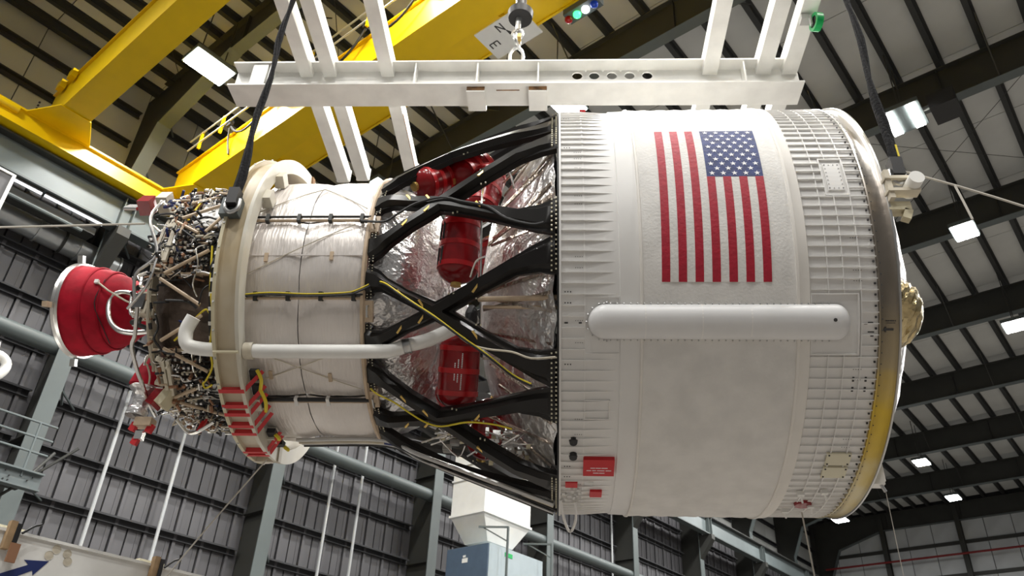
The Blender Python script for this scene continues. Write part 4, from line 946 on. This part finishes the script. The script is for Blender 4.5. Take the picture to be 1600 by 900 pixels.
m = MB(); m.box((-4.88, -0.45, -1.80), (0.2, 0.14, 0.1)); m.build('mount_plate', 'tan', hd)
for (x, y, z) in ((-5.0, -0.45, -1.85), (-4.80, -0.45, -1.87), (-4.93, -0.45, -2.02)): MB().box((x, y, z), (0.07, 0.06, 0.10), Matrix.Rotation(0.3, 3, 'Y')).build('red_tag', 'red', hd)
MB().box((-4.90, -0.45, -1.96), (0.09, 0.08, 0.1)).build('tag_fitting', 'bright_metal', hd)
MB().box((-4.40, 0.0, -1.62), (0.05, 0.04, 0.2), Matrix.Rotation(0.3, 3, 'Y')).build('red_tag', 'red', stage)
# upper left dark red box with tubes
MB().box(S(-5.30, 38, 1.45), (0.16, 0.2, 0.2), rot_at(30)).build('control_box', 'red_bottle', stage)
for i in range(4): MB().tube([S(-5.42, 36 + i * 1.8, 1.42), S(-5.6, 37 + i * 1.8, 1.42)], 0.025, 8).build('nozzle_tube', 'bright_metal', stage, True)
MB().box(S(-5.08, 40, 1.46), (0.14, 0.25, 0.2), rot_at(30)).build('control_box', 'cream', stage)
random.seed(77)
m = MB(); m2 = MB()
for i in range(60):
    p = random.uniform(30, 66); x = random.uniform(-5.0, -4.2); d = Vector((random.uniform(-1, 1), random.uniform(-.5, .5), random.uniform(-.5, .5))).normalized() * random.uniform(.04, .12)
    q = Vector(S(x, p, 1.5)); (m if i % 2 else m2).tube([q - d, q + d], 0.02, 6)
m.build('upper_fittings', 'bright_metal', stage)['kind'] = 'stuff'; m2.build('upper_wiring', 'navy', stage)['kind'] = 'stuff'

# =================================================================== HANDLING RING
ring = thing('handling_ring', 'cream white steel handling ring clamped round the rear tank', 'ring', SM)
RX0, RX1, RO, RI = -3.80, -3.52, 1.985, 1.81
MB().lathe([(RX0, RI), (RX0, RO), (RX0 + 0.03, RO), (RX0 + 0.03, RO - 0.05), (RX1 - 0.03, RO - 0.05), (RX1 - 0.03, RO), (RX1, RO), (RX1, RI), (RX0, RI)], 140).build('ring_body', 'ring_tan', ring, True)
MB().lathe([(RX1 - 0.002, RI), (RX1 + 0.012, RI), (RX1 + 0.012, RO + 0.004), (RX1 - 0.03, RO + 0.004)], 140).build('ring_flange', 'ring_paint', ring, True)
MB().lathe([(RX0 + 0.03, RO + 0.003), (RX0 - 0.01, RO + 0.003), (RX0 - 0.01, RI)], 140).build('ring_flange', 'primer', ring, True)
for p in (78, -101): MB().patch(RX0 - 0.01, RX1 + 0.03, p - 1.5, p + 1.5, RI - 0.05, RO + 0.005, 2, 2).build('splice_plate', 'rust' if p > 0 else 'cream', ring)
for p in (17, 34, -88, -66): MB().patch(RX1 - 0.02, RX1 + 0.10, p - 2.6, p + 2.6, RI - 0.10, RI + 0.06, 2, 4).build('clamp_lug', 'ring_paint', ring)
m = MB()
for p in range(-118, 110, 9): m.box(S(RX0 + 0.012, p, RO + 0.003), (0.02, 0.02, 0.02)); m.box(S(RX1 + 0.002, p, RO - 0.06), (0.012, 0.02, 0.02))
m.build('ring_bolts', 'steel', ring)['kind'] = 'stuff'
MB().patch(RX0 - 0.06, RX0 + 0.16, 1.5, 8.5, RO - 0.04, RO + 0.06, 2, 4).build('lift_lug', 'flange_grey', ring)
for p in (-57.5, -63.5, -67, -72.5, -76.5, -89, -92):
    m = MB(); m.patch(RX0 - 0.005, RX1 + 0.005, p - 0.7, p + 0.7, RO - 0.05, RO + 0.006, 2, 1); m.patch(RX1 - 0.002, RX1 + 0.006, p - 0.7, p + 0.7, RI - 0.02, RO + 0.005, 1, 1)
    m.beam(S(RX1, p, RO - 0.02), S(RX1 + 0.17, p + 4.5, RI - 0.02), 0.045, 0.008, S(0, p, 1)); m.build('ratchet_strap', 'strap_red', ring)
for a, b in ((-52, -60), (-60, -70), (-84, -88), (-96, -99)):
    MB().tube([S(RX1 + 0.12, a, RI + 0.02), S(RX1 + 0.17, (a + b) / 2 + 1, RI + 0.06), S(RX1 + 0.12, b, RI + 0.02)], 0.022, 6, smooth=4).build('yellow_webbing', 'yellow_cable', ring, True)
for p in (-54, -60, -66, -84, -94): MB().box(S(RX1 + 0.08, p, RI + 0.0), (0.10, 0.06, 0.12), rot_at(p)).build('ratchet', 'black', ring)
MB().lathe([(-0.02, 0.10), (-0.02, 0.115), (0.02, 0.115), (0.02, 0.10)], 18, M=Matrix.Translation((-3.80, -1.325, -1.295))).build('pipe_clip', 'primer', ring)
m = MB(); m.tube([S(RX0, -43.8, RO + 0.01), S(RX1, -43.8, RO + 0.01)], 0.018, 6); m.build('tie_bar', 'primer', ring)

# =================================================================== LIFT FITTINGS, SLINGS, SPREADER
ft = thing('lift_fitting', 'cream steel lifting trunnion bolted to the forward rim', 'fitting', SM)
fy, fz = -2.58, -0.06
m = MB(); m.box((3.40, fy, fz + 0.07), (0.32, 0.12, 0.035)); m.box((3.40, fy, fz - 0.09), (0.32, 0.12, 0.035)); m.box((3.28, fy + 0.06, fz), (0.05, 0.2, 0.36)); m.build('bracket', 'cream', ft)
m = MB().tube([(3.50, fy - 0.16, fz - 0.02), (3.50, fy + 0.1, fz - 0.02)], 0.075, 16); m.build('trunnion', 'steel_white', ft, True)
m = MB(); m.box((3.36, fy + 0.1, fz - 0.22), (0.22, 0.12, 0.1)); m.box((3.42, fy + 0.08, fz - 0.32), (0.08, 0.08, 0.12), Matrix.Rotation(0.4, 3, 'Y')); m.build('lock_block', 'primer', ft)
ft2 = thing('rim_bracket', 'small white bracket hanging at the bottom of the rim', 'bracket', SM)
m = MB(); m.box((3.33, -0.55, -2.42), (0.12, 0.14, 0.12)); m.box((3.38, -0.55, -2.34), (0.06, 0.1, 0.2)); m.build('plate', 'steel_white', ft2); MB().tube([(3.36, -0.58, -2.48), (3.39, -0.58, -2.55)], 0.02, 6).build('pin', 'steel', ft2)
SP = 11.5
def sling(p0, p1, label):
    t = thing('lifting_sling', label, 'sling', Matrix.Translation(p0), 'black lifting slings')
    d = Vector(p1) - Vector(p0); n = 14
    pts = [d * (i / n) + Vector((0.02 * sin(i * 1.3), 0, 0)) * (0 < i < n) for i in range(n + 1)]
    m = MB()
    for q in (-1, 1): m.tube([p + Vector((0.018 * q * sin(i * 0.9), 0.018 * q * cos(i * .9), 0)) for i, p in enumerate(pts)], [0.028 + 0.018 * max(0, 1 - i / 5) for i in range(n + 1)], 8)
    m.build('round_sling', 'sling', t, True)
    MB().box((0, 0, 0.0), (0.12, 0.13, 0.22)).build('end_sleeve', 'black', t)
    MB().tube([(-0.07, 0, -0.02), (-0.07, 0, -0.14), (0, 0, -0.2), (0.07, 0, -0.14), (0.07, 0, -0.02)], 0.025, 8, smooth=4).build('shackle', 'steel', t, True)
    return t
a = SM @ Vector(S(-3.71, 7, 2.08)); sling(a, (a.x, a.y, SP + 0.4), 'black round sling on the handling ring, nozzle end')
b = SM @ Vector((3.40, fy, fz + 0.22)); s2 = sling(b, (b.x, b.y, SP + 0.4), 'black round sling on the forward rim, flag end')
MB().box((0.05, -0.03, 0.22), (0.02, 0.02, 0.16)).build('yellow_label', 'yellow_cable', s2)

sp = thing('spreader_frame', 'white steel lifting frame with long main beam and cross beams', 'lifting frame', Matrix.Translation((0, 0, SP)))
bx0, bx1, by0, by1 = -5.55, 3.80, 0.1, 0.60
m = MB(); m.bb((bx0, by0, 0), (bx1, by1, 0.03)); m.bb((bx0, by0, 0.52), (bx1, 0.38, 0.55)); m.build('main_flange', 'steel_white', sp)
# web with five lightening holes
m = MB(); yc = 0.33
hx = [0.22, 0.50, 0.79, 1.08, 1.37]; hr = 0.085; hz = 0.40
def webpiece(x0, x1): m.bb((x0, yc - 0.012, 0.03), (x1, yc + 0.012, 0.52))
webpiece(bx0, hx[0] - 0.13); webpiece(hx[-1] + 0.13, bx1)
for i, x in enumerate(hx):
    xl, xr = x - 0.13 if i == 0 else (hx[i - 1] + x) / 2, x + 0.13 if i == 4 else (x + hx[i + 1]) / 2
    n = 24; inner = []; outer = []
    for k in range(n):
        t_ = 2 * pi * k / n; inner.append((x + hr * cos(t_), hz + hr * sin(t_)))
        c_, s_ = cos(t_), sin(t_); L_ = min(((xr - x) / c_ if c_ > 1e-6 else (xl - x) / c_ if c_ < -1e-6 else 9), ((0.52 - hz) / s_ if s_ > 1e-6 else (0.03 - hz) / s_ if s_ < -1e-6 else 9)); outer.append((x + L_ * c_, hz + L_ * s_))
    vs = [(p[0], yc - 0.012, p[1]) for p in inner] + [(p[0], yc - 0.012, p[1]) for p in outer] + [(p[0], yc + 0.012, p[1]) for p in inner]
    m.add(vs, [(k, (k + 1) % n, n + (k + 1) % n, n + k) for k in range(n)] + [(k, 2 * n + k, 2 * n + (k + 1) % n, (k + 1) % n) for k in range(n)])
m.build('main_web', 'steel_white', sp)
for x in (-1.42, -0.42, -4.9, 2.9, -2.45): MB().bb((x - 0.012, by0 + 0.02, 0.03), (x + 0.012, yc, 0.52)).build('stiffener', 'steel_white', sp)
MB().bb((bx0 + 0.35, by0 + 0.02, 0.02), (bx0 + 0.6, yc - 0.05, 0.5)).build('end_plate', 'steel_white', sp)
for x in (-1.43, -0.42):
    MB().bb((x - 0.15, by0 + 0.08, -0.10), (x + 0.15, by1 + 0.02, 0.0)).build('skid_block', 'steel_white', sp); MB().bb((x - 0.145, by0 + 0.07, -0.07), (x + 0.145, by0 + 0.085, 0.0)).build('worn_pad', 'rust', sp)
MB().bb((-1.1, by0 + 0.14, -0.004), (-0.72, by0 + 0.16, 0.004)).build('rust_scratch', 'rust', sp)
for i, (x, y1) in enumerate(((-4.33, 3.05), (-3.93, 3.0), (-2.95, 2.85), (2.38, 2.2), (3.24, 2.2), (3.66, 2.2))):
    m = MB(); wd = 0.22 if i < 3 else 0.24
    z0 = 0.40
    m.bb((x - wd / 2, -3.2, z0), (x + wd / 2, y1, z0 + 0.3)); m.bb((x - wd / 2 - 0.02, y1 - 0.02, z0 + 0.02), (x + wd / 2 + 0.02, y1 + 0.01, z0 + 0.3))
    q = m.build('cross_beam', 'steel_white', sp)
    if i == 2:
        MB().bb((x + wd / 2 - 0.002, 1.2, z0), (x + wd / 2 + 0.006, y1, z0 + 0.035)).build('rust_streak', 'rust', q)
cs = MB(); cs.box((3.62, -0.83, 0.33), (0.16, 0.14, 0.10)); cs.box((3.66, -0.9, 0.22), (0.03, 0.06, 0.2)); cs.box((3.80, -0.9, 0.22), (0.03, 0.06, 0.2)); cs = cs.build('caster', 'steel', sp)
M_ = Matrix.Translation((3.73, -0.92, 0.16)) @ Matrix.Rotation(0.15, 4, 'Z')
MB().lathe([(-0.05, 0.09), (-0.05, 0.14), (0.05, 0.14), (0.05, 0.09)], 26, M=M_).build('caster_tyre', 'green', cs, True); MB().lathe([(-0.04, 0.001), (-0.035, 0.09), (0.035, 0.09), (0.04, 0.001)], 20, M=M_).build('caster_hub', 'black', cs, True)

hk = thing('crane_hook', 'black crane hook with chrome swivel and shackle link', 'hook', Matrix.Translation((-0.81, 0.36, SP + 0.80)))
def ringlink(m, c, rx, rz, r, n=20, rotz=0):
    pts = [Vector((rx * cos(2 * pi * k / n), 0, rz * sin(2 * pi * k / n))) for k in range(n + 1)]; R_ = Matrix.Rotation(rotz, 3, 'Z')
    m.tube([R_ @ p + Vector(c) for p in pts], r, 8, cap=False); return m
MB().box((0, 0, -0.16), (0.06, 0.14, 0.2)).build('lug_plate', 'steel', hk)
ringlink(MB(), (0, 0, 0.12), 0.115, 0.21, 0.03).build('oblong_link', 'steel', hk, True)
m = MB(); ringlink(m, (0, 0, 0.53), 0.085, 0.11, 0.035, rotz=1.2); ringlink(m, (0, 0, 0.70), 0.08, 0.1, 0.035); m.build('swivel_link', 'steel', hk, True)
MB().box((0, 0, 0.60), (0.12, 0.12, 0.08)).build('gold_pin', 'gold', hk)
m = MB().tube([(0, 0, 0.78), (0, 0, 1.02), (0.01, 0, 1.2)], 0.05, 10); m.build('shank', 'steel', hk, True)
MB().lathe([(0.0, 0.02), (0.0, 0.21), (0.14, 0.23), (0.16, 0.1), (0.9, 0.1)], 24, M=Matrix.Translation((0.03, 0, 1.10)) @ Matrix.Rotation(-pi / 2, 4, 'Y')).build('hook_block', 'black', hk, True)
MB().tube([(0.03, 0, 1.9), (0.03, 0, 6.0)], 0.05, 8).build('hoist_rope', 'steel', hk, True)

# =================================================================== TAG ROPES
def rope(pts, label, r=0.012):
    m = MB().tube(pts, r, 6, smooth=4); o = m.build('tag_rope', 'rope', None, True); return tag(o, label, 'rope', 'tag ropes on the stage')
p = SM @ Vector(S(-5.05, 14, 1.5)); rope([p, Vector((-7.2, -1.55, 7.30)), Vector((-9.5, -1.7, 7.15))], 'grey tag rope running off to the left from engine section', 0.014)
p = b + Vector((0.05, 0, -0.02)); rope([p, p + Vector((0.75, -0.1, -0.42)), p + Vector((2.1, -0.3, -1.3)), p + Vector((3.2, -0.5, -2.1))], 'white tag rope running off to the right from rim')
p2 = p + Vector((0.45, -0.06, -0.25)); rope([p2, p2 + Vector((0.03, 0, -0.2)), p2 + Vector((0.06, 0, -0.42))], 'short loose rope end below the right tag rope')
p = SM @ Vector(S(2.66, -90, 2.6)); rope([p, p + Vector((0.02, -0.1, -1.2)), p + Vector((0.05, -0.1, -2.6))], 'cream rope hanging down from red port of forward skirt', 0.009)
p = SM @ Vector((3.39, -0.58, -2.55)); rope([p, p + Vector((0, 0, -1.2)), p + Vector((0.02, 0, -2.6))], 'thin rope hanging from the bracket at rim bottom', 0.004)
p = SM @ Vector(S(-3.6, -97, 1.98)); rope([p, p + Vector((-0.9, 0.35, -1.1)), p + Vector((-1.7, 0.7, -2.2))], 'thin slanting rope from the bottom of the handling ring', 0.009)
